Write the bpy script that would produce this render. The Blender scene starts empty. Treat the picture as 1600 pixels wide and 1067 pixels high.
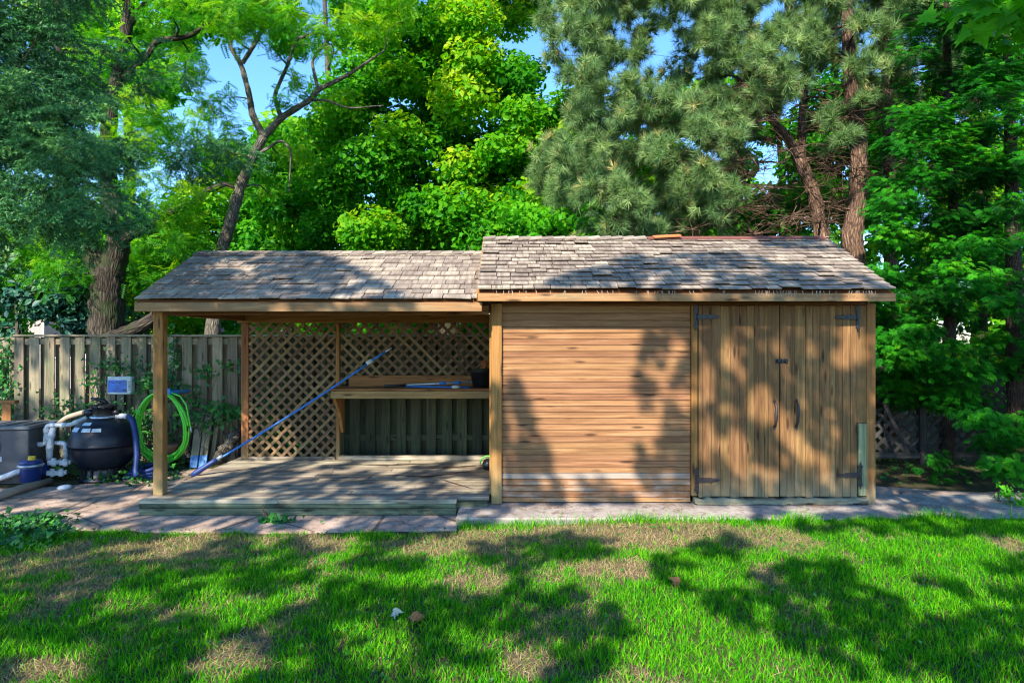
import bpy, math, random
import numpy as np
from mathutils import Vector, Matrix

# ------------------------------------------------------------------ camera, sky, sun, exposure
SC = bpy.context.scene
COL = SC.collection
CAMZ = 1.77
F = 1000.0
cd = bpy.data.cameras.new("camera"); cam = bpy.data.objects.new("camera", cd); COL.objects.link(cam)
cam.location = (0, 0, CAMZ); cam.rotation_euler = (math.radians(90), 0, 0)
cd.sensor_width = 36; cd.lens = 22.5; cd.clip_start = 0.05; cd.clip_end = 800
SC.camera = cam
SUN_D = np.array([0.40, 1.0, -0.80]); SUN_D /= np.linalg.norm(SUN_D)
elev = math.asin(-SUN_D[2])
azim = math.atan2(-SUN_D[0], -SUN_D[1])
w = bpy.data.worlds.new("World"); SC.world = w; w.use_nodes = True
wn = w.node_tree.nodes; wl = w.node_tree.links
sky = wn.new("ShaderNodeTexSky"); sky.sky_type = 'NISHITA'; sky.sun_disc = False
sky.sun_elevation = elev; sky.sun_rotation = azim
sky.altitude = 1500; sky.air_density = 1.0; sky.dust_density = 0.1; sky.ozone_density = 3.0
hs = wn.new("ShaderNodeHueSaturation"); hs.inputs['Saturation'].default_value = 1.18
bg = wn['Background']; bg.inputs[1].default_value = 0.145
wl.new(sky.outputs[0], hs.inputs['Color']); wl.new(hs.outputs[0], bg.inputs[0])
sd = bpy.data.lights.new("sun", 'SUN'); sd.energy = 3.5; sd.angle = math.radians(0.5); sd.color = (1.0, 0.93, 0.80)
sun = bpy.data.objects.new("sun", sd); COL.objects.link(sun)
sun.rotation_euler = Vector(tuple(SUN_D)).to_track_quat('-Z', 'Y').to_euler(); sun.location = (-6, -10, 14)
SC.view_settings.view_transform = 'Standard'; SC.view_settings.look = 'None'
SC.view_settings.exposure = 1.68; SC.view_settings.gamma = 1.0
SC.cycles.max_bounces = 7; SC.cycles.diffuse_bounces = 4; SC.cycles.glossy_bounces = 2
SC.cycles.transmission_bounces = 4; SC.cycles.use_denoising = True; SC.cycles.filter_width = 1.2
SC.cycles.sample_clamp_indirect = 6

R = math.radians
rng = np.random.default_rng(7)

def P(u, v, Y):
    """the point at depth Y that the photo shows at pixel u, v of 1600 x 1067"""
    return np.array([(u - 800) * Y / F, Y, CAMZ - (v - 533.5) * Y / F])
def onz(u, v, z):
    Y = (CAMZ - z) * F / (v - 533.5)
    return P(u, v, Y)

# ------------------------------------------------------------------ mesh collector
class MB:
    def __init__(s): s.V=[]; s.L=[]; s.T=[]; s.A=[]; s.G=[]; s.S=[]; s.M=[]; s.n=0
    def raw(s, V, L, T, rnd=0.5, gc=None, smooth=False, mat=0):
        V = np.asarray(V, float).reshape(-1, 3); L = np.asarray(L, np.int64).ravel(); T = np.asarray(T, np.int64).ravel()
        s.V.append(V); s.L.append(L + s.n); s.T.append(T)
        s.A.append(np.broadcast_to(np.asarray(rnd, float), (len(V),)).copy())
        s.G.append(V.copy() if gc is None else np.asarray(gc, float).reshape(-1, 3))
        s.S.append(np.full(len(T), smooth)); s.M.append(np.full(len(T), mat)); s.n += len(V)
    def box(s, c, size, rot=None, rnd=None, axis=None, mat=0, taper=None):
        c = np.asarray(c, float); h = np.asarray(size, float) / 2
        Q = np.array([[x, y, z] for x in (-1, 1) for y in (-1, 1) for z in (-1, 1)], float) * h
        if taper: Q[:, :2] *= np.where(Q[:, 2:3] > 0, taper, 1.0)
        if axis is None: axis = int(np.argmax(h))
        order = [axis] + [i for i in range(3) if i != axis]
        g = Q[:, order] + rng.uniform(-9, 9, 3)
        if rot is not None: Q = Q @ np.asarray(rot, float).T
        Fc = [0,1,3,2, 4,6,7,5, 0,4,5,1, 2,3,7,6, 0,2,6,4, 1,5,7,3]
        s.raw(Q + c, Fc, [4]*6, rng.random() if rnd is None else rnd, g, mat=mat)
    def span(s, x0, x1, y0, y1, z0, z1, **k):
        s.box(((x0+x1)/2, (y0+y1)/2, (z0+z1)/2), (x1-x0, y1-y0, z1-z0), **k)
    def beam(s, a, b, w, t, up=(0,0,1), **k):
        """a board from a to b, w across, t thick"""
        a = np.asarray(a, float); b = np.asarray(b, float); d = b - a; L = np.linalg.norm(d); x = d / L
        u = np.asarray(up, float); y = np.cross(u, x); y /= np.linalg.norm(y); z = np.cross(x, y)
        s.box((a+b)/2, (L, w, t), rot=np.stack([x, y, z], 1), axis=0, **k)
    def prism(s, pts, y0, y1, rnd=0.5, mat=0, T=None):
        """outline in x,z extruded from y0 to y1"""
        n = len(pts); A = np.array([[p[0], y0, p[1]] for p in pts] + [[p[0], y1, p[1]] for p in pts], float)
        L = list(range(n)) + [n + i for i in range(n)][::-1]; Tt = [n, n]
        for i in range(n):
            j = (i + 1) % n; L += [i, i + n, j + n, j]; Tt.append(4)
        if T is not None: A = np.array([T(p) for p in A])
        s.raw(A, L, Tt, rnd, mat=mat)
    def tube(s, pts, rad, n=8, rnd=0.5, caps=True, mat=0, lump=0.0, smooth=True):
        pts = np.asarray(pts, float); m = len(pts); rad = np.broadcast_to(np.asarray(rad, float), (m,))
        t = np.gradient(pts, axis=0); t /= np.linalg.norm(t, axis=1)[:, None] + 1e-9
        ref = np.array([0.0, 0, 1]) if abs(t[0, 2]) < .9 else np.array([0, 1.0, 0])
        a = np.cross(t[0], ref); a /= np.linalg.norm(a); Aax = [a]
        for i in range(1, m):
            a = a - t[i] * (a @ t[i]); a /= np.linalg.norm(a) + 1e-9; Aax.append(a)
        Aax = np.array(Aax); B = np.cross(t, Aax)
        th = np.arange(n) * 2 * np.pi / n
        rr = rad[:, None] * np.ones(n)[None]
        if lump: 
            for k, (f1, f2) in enumerate(((2, 1.7), (3, 2.9), (5, 4.3))):
                rr = rr * (1 + lump/(k+1) * np.sin(f1*th[None] + f2*np.arange(m)[:, None] + k + pts[0, 0]*3))
        V = pts[:, None] + rr[..., None] * (np.cos(th)[None, :, None]*Aax[:, None] + np.sin(th)[None, :, None]*B[:, None])
        ln = np.concatenate([[0], np.cumsum(np.linalg.norm(np.diff(pts, axis=0), axis=1))])
        g = np.stack([np.broadcast_to(ln[:, None], (m, n)), np.cos(th)[None]*rad[:, None]*np.ones((m, n)), np.sin(th)[None]*rad[:, None]*np.ones((m, n))], -1) + pts[0]*1.3
        i = np.arange(m-1)[:, None]; j = np.arange(n)[None]; j2 = (j+1) % n
        q = np.stack([i*n+j, i*n+j2, (i+1)*n+j2, (i+1)*n+j], -1).reshape(-1)
        L = list(q); T = [4] * ((m-1)*n)
        if caps and n > 2: L += list(range(n))[::-1] + [(m-1)*n + k for k in range(n)]; T += [n, n]
        s.raw(V.reshape(-1, 3), L, T, rnd, g.reshape(-1, 3), smooth=smooth, mat=mat)
    def lathe(s, prof, c, n=32, rnd=0.5, mat=0, smooth=True, R_=None):
        prof = np.asarray(prof, float); m = len(prof); th = np.arange(n)*2*np.pi/n
        V = np.stack([prof[:, 0:1]*np.cos(th), prof[:, 0:1]*np.sin(th), np.broadcast_to(prof[:, 1:2], (m, n))], -1)
        i = np.arange(m-1)[:, None]; j = np.arange(n)[None]; j2 = (j+1) % n
        q = np.stack([i*n+j, i*n+j2, (i+1)*n+j2, (i+1)*n+j], -1).reshape(-1)
        L = list(q) + list(range(n))[::-1] + [(m-1)*n+k for k in range(n)]
        V = V.reshape(-1, 3)
        if R_ is not None: V = V @ np.asarray(R_).T
        s.raw(V + np.asarray(c, float), L, [4]*((m-1)*n) + [n, n], rnd, smooth=smooth, mat=mat)
    def scatter(s, tmpl, pos, rot, sc, rnd, mat=0, smooth=False):
        tv, tl, tt = tmpl; k = len(tv); n = len(pos)
        if n == 0: return
        sc = np.asarray(sc, float)
        if sc.ndim == 1: sc = sc[:, None]
        V = pos[:, None] + np.einsum('nij,nkj->nki', rot, tv[None] * sc[:, None] if sc.shape[1] == 3 else tv[None]*sc[:, :, None])
        L = (tl[None] + (np.arange(n)*k)[:, None]).ravel(); T = np.tile(tt, n)
        A = np.repeat(rnd, k)
        s.raw(V.reshape(-1, 3), L, T, A, smooth=smooth, mat=mat)
    def build(s, name, mats, parent=None, bevel=0, autosm=False):
        me = bpy.data.meshes.new(name)
        V = np.concatenate(s.V); L = np.concatenate(s.L); T = np.concatenate(s.T)
        me.vertices.add(len(V)); me.vertices.foreach_set("co", V.astype(np.float32).ravel())
        me.loops.add(len(L)); me.loops.foreach_set("vertex_index", L.astype(np.int32))
        me.polygons.add(len(T)); st = np.concatenate([[0], np.cumsum(T)[:-1]])
        me.polygons.foreach_set("loop_start", st.astype(np.int32)); me.polygons.foreach_set("loop_total", T.astype(np.int32))
        me.polygons.foreach_set("use_smooth", np.concatenate(s.S)); me.polygons.foreach_set("material_index", np.concatenate(s.M).astype(np.int32))
        a = me.attributes.new("rnd", 'FLOAT', 'POINT'); a.data.foreach_set("value", np.concatenate(s.A).astype(np.float32))
        g = me.attributes.new("gc", 'FLOAT_VECTOR', 'POINT'); g.data.foreach_set("vector", np.concatenate(s.G).astype(np.float32).ravel())
        me.update(calc_edges=True)
        for m in (mats if isinstance(mats, (list, tuple)) else [mats]): me.materials.append(m)
        o = bpy.data.objects.new(name, me); COL.objects.link(o)
        if parent is not None: put(o, parent)
        if bevel:
            b = o.modifiers.new("bevel", 'BEVEL'); b.width = bevel; b.segments = 1; b.limit_method = 'ANGLE'; b.angle_limit = R(40)
        return o

def put(o, parent):
    """meshes are built in world coordinates, so cancel the parent's own place"""
    o.parent = parent
    o.matrix_parent_inverse = Matrix.Identity(4) if parent.type == 'MESH' else Matrix.Translation(-Vector(parent.location))
def tag(o, label, cat, group=None):
    o['label'] = label; o['category'] = cat
    if group: o['group'] = group
    return o
def thing(name, loc, label, cat, group=None):
    o = bpy.data.objects.new(name, None); COL.objects.link(o); o.location = tuple(float(x) for x in loc); o.empty_display_size = .1
    return tag(o, label, cat, group)
def structure(o, kind='structure'): o['kind'] = kind; return o

# ------------------------------------------------------------------ materials
class NT:
    def __init__(s, name):
        s.m = bpy.data.materials.new(name); s.m.use_nodes = True; s.t = s.m.node_tree; s.n = s.t.nodes; s.l = s.t.links
        s.b = s.n['Principled BSDF']; s.out = s.n['Material Output']
    def new(s, t, **k):
        x = s.n.new(t)
        for a, v in k.items(): setattr(x, a, v)
        return x
    def lk(s, a, b): s.l.new(a, b)
    def attr(s, nm, o='Fac'):
        x = s.new('ShaderNodeAttribute'); x.attribute_name = nm; return x.outputs[o]
    def noise(s, vec, scale, detail=4, rough=.55, dist=0, sx=None):
        if sx is not None:
            m = s.new('ShaderNodeMapping'); m.inputs['Scale'].default_value = sx; s.lk(vec, m.inputs[0]); vec = m.outputs[0]
        x = s.new('ShaderNodeTexNoise'); x.inputs['Scale'].default_value = scale; x.inputs['Detail'].default_value = detail
        x.inputs['Roughness'].default_value = rough; x.inputs['Distortion'].default_value = dist
        s.lk(vec, x.inputs['Vector']); return x.outputs['Fac']
    def ramp(s, f, stops, interp='LINEAR'):
        x = s.new('ShaderNodeValToRGB'); e = x.color_ramp.elements; x.color_ramp.interpolation = interp
        while len(e) < len(stops): e.new(.5)
        for i, (p, c) in enumerate(stops):
            e[i].position = p; e[i].color = (*c, 1) if not np.isscalar(c) else (c, c, c, 1)
        s.lk(f, x.inputs[0]); return x.outputs[0]
    def mix(s, f, a, b, mode='MIX'):
        x = s.new('ShaderNodeMix', data_type='RGBA', blend_type=mode)
        for v, i in ((f, 0), (a, 6), (b, 7)):
            if hasattr(v, 'links'): s.lk(v, x.inputs[i])
            else: x.inputs[i].default_value = v if np.isscalar(v) else (*v, 1)
        return x.outputs[2]
    def math(s, op, a, b=0., c=None):
        x = s.new('ShaderNodeMath', operation=op)
        for i, v in enumerate((a, b) if c is None else (a, b, c)):
            if hasattr(v, 'links'): s.lk(v, x.inputs[i])
            else: x.inputs[i].default_value = v
        return x.outputs[0]
    def bump(s, h, st=.3, d=.01):
        x = s.new('ShaderNodeBump'); x.inputs['Strength'].default_value = st; x.inputs['Distance'].default_value = d
        s.lk(h, x.inputs['Height']); s.lk(x.outputs[0], s.b.inputs['Normal'])
    def z(s):
        g = s.new('ShaderNodeNewGeometry'); q = s.new('ShaderNodeSeparateXYZ'); s.lk(g.outputs['Position'], q.inputs[0]); return q.outputs
    def setc(s, c, rough=.7, spec=.3):
        if hasattr(c, 'links'): s.lk(c, s.b.inputs['Base Color'])
        else: s.b.inputs['Base Color'].default_value = (*c, 1)
        s.b.inputs['Roughness'].default_value = rough; s.b.inputs['Specular IOR Level'].default_value = spec

def wood(name, dark, mid, light, var=.35, rough=.75, knots=True, splash=None, peel=None, algae=None, bumps=.35, scale=1.0, huevar=.03):
    N = NT(name); gc = N.attr('gc', 'Vector'); rn = N.attr('rnd')
    g = N.noise(gc, 1.0, 6, .65, .6, sx=(1.3*scale, 26*scale, 26*scale))
    fine = N.noise(gc, 1.0, 3, .6, 0, sx=(4*scale, 150*scale, 150*scale))
    c = N.ramp(g, [(.3, dark), (.5, mid), (.72, light)])
    c = N.mix(N.ramp(fine, [(.35, .42), (.6, 0.)]), c, dark, 'MIX')
    bl = N.noise(gc, 1.0, 3, .5, 0, sx=(.9, 2.5, 2.5))
    c = N.mix(N.ramp(bl, [(.38, .45), (.6, 0.)]), c, tuple(x*.62 for x in mid))
    if knots:
        m = N.new('ShaderNodeMapping'); m.inputs['Scale'].default_value = (2.2, 11, 11); N.lk(gc, m.inputs[0])
        vo = N.new('ShaderNodeTexVoronoi'); vo.inputs['Scale'].default_value = 1; N.lk(m.outputs[0], vo.inputs['Vector'])
        k = N.ramp(vo.outputs['Distance'], [(.09, 1.), (.20, 0.)])
        c = N.mix(N.math('MULTIPLY', k, .8), c, tuple(x*.25 for x in dark))
    h = N.new('ShaderNodeHueSaturation'); N.lk(c, h.inputs['Color'])
    N.lk(N.math('MULTIPLY_ADD', rn, var*2, 1-var), h.inputs['Value'])
    N.lk(N.math('MULTIPLY_ADD', rn, huevar, .5-huevar/2), h.inputs['Hue']); c = h.outputs[0]
    if peel:      # pale paint left on the wood: (zlow, zhigh, colour)
        z = N.z()[2]; n2 = N.noise(gc, 1.0, 5, .7, 0, sx=(2.5, 14, 14))
        band = N.math('MULTIPLY', N.ramp(N.math('MULTIPLY_ADD', z, 1.0, 0.), [(peel[0]-.001, 0.), (peel[0], 1.)]), N.ramp(z, [(peel[1], 1.), (min(1, peel[1]+.03), 0.)]))
        c = N.mix(N.math('MULTIPLY', band, N.ramp(n2, [(.48, 0.), (.62, .55)])), c, peel[2])
    if splash:    # weathered foot of the boards: (height, colour)
        z = N.z()[2]; n3 = N.noise(gc, 1.0, 4, .6, 0, sx=(1.5, 12, 12))
        f = N.math('MULTIPLY', N.ramp(N.math('ADD', z, N.math('MULTIPLY', n3, .5)), [(splash[0]*.55+.2, 1.), (min(.99, splash[0]+.3), 0.)]), splash[2])
        c = N.mix(f, c, splash[1])
    if algae:
        n4 = N.noise(gc, 1.0, 5, .65, .5, sx=(1.1, 5, 5))
        c = N.mix(N.ramp(n4, [(.5, 0.), (.62, algae[1])]), c, algae[0])
    N.setc(c, rough, .25); N.bump(N.math('ADD', g, N.math('MULTIPLY', fine, .5)), bumps, .004)
    return N.m

def leafmat(name, cols, trans=.35, tcol=None, rough=.45, spec=.35):
    N = NT(name); rn = N.attr('rnd')
    c = N.ramp(rn, [(i/(len(cols)-1), x) for i, x in enumerate(cols)])
    N.setc(c, rough, spec)
    tr = N.new('ShaderNodeBsdfTranslucent')
    tc = N.mix(1.0, c, tcol or (1.6, 1.5, .5), 'MULTIPLY'); N.lk(tc, tr.inputs[0])
    ms = N.new('ShaderNodeMixShader'); ms.inputs[0].default_value = trans
    N.lk(N.b.outputs[0], ms.inputs[1]); N.lk(tr.outputs[0], ms.inputs[2]); N.lk(ms.outputs[0], N.out.inputs[0])
    return N.m

def bark(name, dark, light, sc=1.0, moss=None):
    N = NT(name); gc = N.attr('gc', 'Vector')
    m = N.new('ShaderNodeMapping'); m.inputs['Scale'].default_value = (3.5*sc, 22*sc, 22*sc); N.lk(gc, m.inputs[0])
    vo = N.new('ShaderNodeTexVoronoi'); vo.feature = 'DISTANCE_TO_EDGE'; vo.inputs['Scale'].default_value = 1.18; N.lk(m.outputs[0], vo.inputs['Vector'])
    n = N.noise(gc, 1.0, 6, .7, .8, sx=(5*sc, 24*sc, 24*sc))
    f = N.math('ADD', N.math('MULTIPLY', vo.outputs[0], 1.3), N.math('MULTIPLY', n, .6))
    c = N.ramp(f, [(.25, dark), (.75, light)])
    b2 = N.noise(gc, 1.6, 3); c = N.mix(N.ramp(b2, [(.4, .5), (.6, 0.)]), c, dark)
    if moss: c = N.mix(N.ramp(N.noise(gc, 2.4, 4), [(.5, 0.), (.62, .6)]), c, moss)
    N.setc(c, .9, .15); N.bump(f, .9, .03); return N.m

def plain(name, c, rough=.5, spec=.4, metal=0, var=.15, sc=8):
    N = NT(name); tc = N.new('ShaderNodeTexCoord').outputs['Object']
    n = N.noise(tc, sc, 5, .6); k = N.ramp(n, [(.3, 1-var), (.7, 1+var*.6)])
    N.setc(N.mix(1.0, c, k, 'MULTIPLY'), rough, spec); N.b.inputs['Metallic'].default_value = metal
    N.bump(n, .08, .01); return N.m

M = {}
M['siding'] = wood('siding stain', (.12,.048,.018), (.30,.142,.060), (.43,.235,.108), var=.13, huevar=.014, peel=(.02,.30,(.38,.31,.25)))
M['siding_pale'] = wood('bare siding board', (.22,.14,.09), (.36,.29,.23), (.48,.43,.38), var=.1, algae=((.28,.14,.07),.95), peel=None)
M['door'] = wood('door boards', (.085,.040,.013), (.225,.112,.040), (.36,.20,.082), var=.17, huevar=.012, splash=(.42,(.28,.25,.15),.5), scale=1.2)
M['door_green'] = wood('mossy patch board', (.12,.13,.055), (.26,.28,.14), (.42,.43,.28), var=.15)
M['trim'] = wood('stained trim', (.15,.060,.016), (.34,.155,.042), (.46,.24,.085), var=.2, splash=(.30,(.30,.27,.16),.6))
M['post'] = wood('yellow cedar post', (.15,.060,.018), (.32,.138,.042), (.43,.22,.075), var=.15, splash=(.5,(.27,.24,.12),.5))
M['fascia'] = wood('fascia board', (.18,.085,.028), (.38,.215,.082), (.52,.34,.15), var=.15, algae=((.16,.13,.07),.6))
M['beam'] = wood('dark beam', (.09,.035,.010), (.24,.10,.028), (.34,.16,.05), var=.15)
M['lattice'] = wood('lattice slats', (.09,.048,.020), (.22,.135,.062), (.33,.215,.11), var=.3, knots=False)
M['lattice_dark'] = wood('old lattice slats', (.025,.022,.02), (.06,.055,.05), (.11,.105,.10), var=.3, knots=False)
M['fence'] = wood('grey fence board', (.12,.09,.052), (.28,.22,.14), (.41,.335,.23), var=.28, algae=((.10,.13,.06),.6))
M['fenceshade'] = wood('olive fence board darkened for shade', (.022,.024,.010), (.075,.075,.032), (.13,.125,.06), var=.3, algae=((.03,.045,.018),.6))  # copy of the fence wood with the shade behind the porch in its colour
M['deck'] = wood('deck board', (.14,.11,.07), (.40,.33,.24), (.55,.47,.36), var=.24, algae=((.12,.095,.065),.8), bumps=.5)
M['deckedge'] = wood('moist deck fascia', (.04,.045,.025), (.15,.165,.09), (.28,.29,.17), var=.2, algae=((.02,.022,.014),.95))
M['sill'] = wood('rotten sill', (.04,.035,.02), (.24,.22,.14), (.42,.40,.29), var=.1, algae=((.02,.018,.012),.9))
M['shingle'] = wood('cedar shingle', (.13,.095,.07), (.33,.265,.21), (.49,.41,.33), var=.30, knots=False, bumps=.7, scale=.9, huevar=.02)
M['plank'] = wood('old planks', (.12,.10,.06), (.28,.24,.15), (.36,.33,.24), var=.2)
M['newwood'] = wood('fresh cedar', (.40,.13,.03), (.62,.25,.08), (.70,.32,.12), var=.05, knots=False)
M['bluepaint'] = plain('blue paint', (.05,.22,.55), .5)
M['ridgemetal'] = plain('red brown ridge strip', (.20,.075,.06), .5)
M['iron'] = plain('rusty black iron', (.045,.030,.030), .55, .5, .3, .5, 60)
M['blackiron'] = plain('black iron', (.018,.018,.02), .4, .5, .3, .3, 40)
M['tank'] = plain('black tank plastic', (.008,.011,.020), .38, .35, 0, .3, 3)
M['blackpl'] = plain('black plastic', (.012,.012,.015), .35, .5)
M['pvc'] = plain('white pipe', (.62,.64,.66), .4, .4, 0, .25, 6)
M['tanpipe'] = plain('tan ribbed hose', (.36,.27,.19), .6, .3)
M['bluedark'] = plain('dark blue plastic', (.012,.035,.16), .35, .5)
M['bluemid'] = plain('blue hose', (.008,.028,.13), .5, .4)
M['bluepole'] = plain('blue pole', (.015,.16,.50), .35, .5, 0, .1)
M['yellow'] = plain('yellow cap', (.65,.45,.03), .4)
M['greenhose'] = plain('green hose', (.13,.72,.05), .4, .5, 0, .1)
M['grey'] = plain('grey heater casing', (.075,.08,.09), .5, .4, .2, .25, 5)
M['greytop'] = plain('grey heater lid', (.13,.14,.16), .45, .4, .3, .25, 5)
M['sticker'] = plain('pale label', (.45,.55,.62), .4)
M['boxwhite'] = plain('white box casing', (.55,.60,.58), .5)
M['boxblue'] = plain('blue box face', (.02,.13,.50), .35, .5, 0, .5, 9)
M['clay'] = plain('terracotta', (.42,.20,.11), .8)
M['steel'] = plain('silver pole', (.45,.50,.56), .3, .5, .6)
M['concrete_grey'] = plain('x', (.3,.3,.3))

N = NT('concrete'); tc = N.new('ShaderNodeNewGeometry').outputs['Position']
n1 = N.noise(tc, 2.2, 6, .65); n2 = N.noise(tc, 40, 4, .7); n3 = N.noise(tc, 6, 5, .6, 1.0)
c = N.ramp(n1, [(.3, (.31,.205,.15)), (.55, (.48,.345,.265)), (.75, (.56,.44,.35))])
c = N.mix(N.ramp(n3, [(.52, 0.), (.63, .75)]), c, (.14,.105,.075))
c = N.mix(N.ramp(n2, [(.35, .5), (.55, 0.)]), c, (.17,.13,.10))
vo = N.new('ShaderNodeTexVoronoi'); vo.feature = 'DISTANCE_TO_EDGE'; vo.inputs['Scale'].default_value = .8; N.lk(tc, vo.inputs['Vector'])
c = N.mix(N.ramp(vo.outputs[0], [(.004, .8), (.014, 0.)]), c, (.07,.055,.04))
N.setc(c, .85, .2); N.bump(N.math('ADD', n2, n1), .4, .01); M['concrete'] = N.m

N = NT('step concrete'); tc = N.new('ShaderNodeNewGeometry').outputs['Position']
n1 = N.noise(tc, 3, 6, .65); n2 = N.noise(tc, 60, 3, .7); n3 = N.noise(tc, 9, 5, .7, .5)
c = N.ramp(n1, [(.3, (.27,.22,.185)), (.7, (.47,.41,.36))])
c = N.mix(N.ramp(n3, [(.50, 0.), (.62, .75)]), c, (.15,.10,.06))
c = N.mix(N.ramp(n2, [(.38, .4), (.55, 0.)]), c, (.22,.19,.16))
zf = N.ramp(N.z()[2], [(.055, 1.), (.085, 0.)]); c = N.mix(N.math('MULTIPLY', zf, .75), c, (.13,.16,.11))
N.setc(c, .85, .2); N.bump(N.math('ADD', n2, n1), .4, .008); M['step'] = N.m

N = NT('soil and thatch'); tc = N.new('ShaderNodeNewGeometry').outputs['Position']
n1 = N.noise(tc, 5, 6, .7); n2 = N.noise(tc, 90, 4, .75); n3 = N.noise(tc, 1.3, 4, .6)
c = N.ramp(n2, [(.32, (.018,.012,.008)), (.5, (.085,.060,.035)), (.68, (.24,.18,.11))])
c = N.mix(N.ramp(n1, [(.4, .6), (.6, 0.)]), c, (.045,.035,.02))
c = N.mix(N.ramp(n3, [(.45, 0.), (.6, .4)]), c, (.03,.07,.015))
th_ = N.ramp(n2, [(.30, (.10,.07,.045)), (.5, (.34,.25,.15)), (.68, (.58,.46,.32))])
c = N.mix(N.ramp(N.attr('rnd'), [(.52, 0.), (.98, .38)]), c, th_)
N.setc(c, .95, .1); N.bump(n2, .8, .02); M['soil'] = N.m

M['grass'] = leafmat('grass blades', [(.015,.16,.002), (.06,.34,.003), (.20,.52,.008), (.26,.19,.09), (.55,.40,.22)], .38, (1.3,1.3,.4), .6, .1)
M['maple'] = leafmat('maple leaves', [(.010,.11,.004), (.04,.25,.005), (.13,.38,.008), (.42,.50,.012)], .48, (1.5,1.5,.4), .5, .15)
M['locust'] = leafmat('locust leaves', [(.018,.15,.008), (.07,.30,.008), (.24,.46,.010), (.55,.52,.012)], .5, (1.5,1.5,.4), .5, .15)
M['sapling'] = leafmat('bright broad leaves', [(.03,.20,.006), (.08,.36,.008), (.20,.48,.012)], .45, (1.4,1.5,.4), .5, .15)
M['backleaf'] = leafmat('background leaves', [(.012,.13,.010), (.04,.26,.010), (.14,.40,.015), (.42,.55,.05)], .48, (1.5,1.5,.4), .5, .15)
M['backpale'] = leafmat('blue green shrub leaves', [(.010,.06,.055), (.02,.10,.07), (.05,.17,.08), (.20,.30,.16)], .25)
M['pine'] = leafmat('pine needles', [(.06,.14,.045), (.15,.27,.085), (.36,.50,.18), (.50,.40,.15)], .25, (1.2,1.2,.5), .5, .3)
M['spruce'] = leafmat('spruce needles', [(.018,.09,.032), (.045,.19,.055), (.13,.34,.09), (.28,.42,.12)], .15, (1,1.1,.6), .5, .3)
M['cedar'] = leafmat('cedar sprays', [(.006,.06,.006), (.014,.16,.008), (.05,.33,.012), (.20,.52,.020)], .33, (1.2,1.4,.4), .5, .15)
M['ivy'] = leafmat('ivy leaves', [(.008,.06,.010), (.02,.13,.015), (.05,.24,.02), (.18,.36,.06)], .25)
M['shadeleaf'] = leafmat('tree leaves behind viewer', [(.03,.10,.015), (.05,.16,.02), (.08,.22,.02)], .15)
M['deadleaf'] = plain('dead leaf', (.36,.14,.05), .7)
M['paleleaf'] = plain('bleached leaf', (.42,.42,.34), .7)
M['straw'] = plain('needles', (.26,.13,.06), .9)
M['bark_locust'] = bark('locust bark', (.012,.010,.008), (.12,.095,.070), 1.0, (.03,.05,.015))
M['bark_grey'] = bark('grey bark', (.05,.042,.032), (.26,.23,.18), 1.6)
M['bark_pine'] = bark('pine bark', (.045,.024,.016), (.30,.19,.13), 1.2)
M['bark_cedar'] = bark('cedar bark', (.03,.02,.015), (.15,.11,.08), 2)
M['twig'] = plain('twig', (.12,.085,.06), .85)

# ------------------------------------------------------------------ leaf templates
def T_(faces, verts):
    return (np.array(verts, float), np.concatenate([np.array(f) for f in faces]), np.array([len(f) for f in faces]))
T_leaf = T_([(0,1,2,3), (0,3,4,5)], [(0,-.5,0), (.32,-.12,.07), (.26,.25,.05), (0,.55,-.04), (-.26,.25,.05), (-.32,-.12,.07)])
def maple_t():
    r = [(0,-.30),(.10,-.22),(.42,-.30),(.34,-.08),(.55,.12),(.28,.12),(.24,.30),(.14,.24),(0,.62),(-.14,.24),(-.24,.30),(-.28,.12),(-.55,.12),(-.34,-.08),(-.42,-.30),(-.10,-.22)]
    V = [(0,0,.04)] + [(x, y, -.10*abs(x)) for x, y in r]; n = len(r)
    return T_([(0, i+1, (i+1) % n + 1) for i in range(n)], V)
T_maple = maple_t()
def ivy_t():
    r = [(0,-.28),(.38,-.35),(.36,.02),(.18,.10),(0,.55),(-.18,.10),(-.36,.02),(-.38,-.35)]
    V = [(x, y, .08*abs(x)) for x, y in r]; return T_([tuple(range(8))], V)
T_ivy = ivy_t()
def compound_t(n=7, w=.10):
    V = []; Fs = []
    for i in range(n):
        y = (i + .6) / n
        for sgn in (-1, 1):
            k = len(V); L = .30 * (1 - .45 * abs(y - .45)); ww = w/2 + .012
            V += [(0, y, -.10*y*y), (sgn*L*.5, y+ww+.05, -.10*y*y-.02), (sgn*L, y+.10, -.10*y*y-.07), (sgn*L*.5, y-ww+.05, -.10*y*y-.02)]
            Fs.append((k, k+1, k+2, k+3))
    V += [(-.006,0,0), (.006,0,0), (0,1,-.1)]; k = len(V)-3; Fs.append((k, k+1, k+2))
    return T_(Fs, V)
T_comp = compound_t()
def tuft_t(n=44, seed=1, L=1.0, wid=.046, spread=1.25):
    g = np.random.default_rng(seed); V = []; Fs = []
    for i in range(n):
        a = g.uniform(0, 2*np.pi); th = spread * math.sqrt(g.random()) + .1
        d = np.array([math.sin(th)*math.cos(a), math.cos(th), math.sin(th)*math.sin(a)])
        base = np.array([0, -.35*g.random(), 0]); s = np.cross(d, g.normal(size=3)); s /= np.linalg.norm(s)
        l = L * g.uniform(.75, 1.05); k = len(V)
        tip = base + d*l + np.array([0, 0, -.10*l])
        V += [tuple(base + s*wid*.5), tuple(base - s*wid*.5), tuple(tip)]; Fs.append((k, k+1, k+2))
    return T_(Fs, V)
T_tufts = [tuft_t(seed=i) for i in range(3)]
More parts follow.
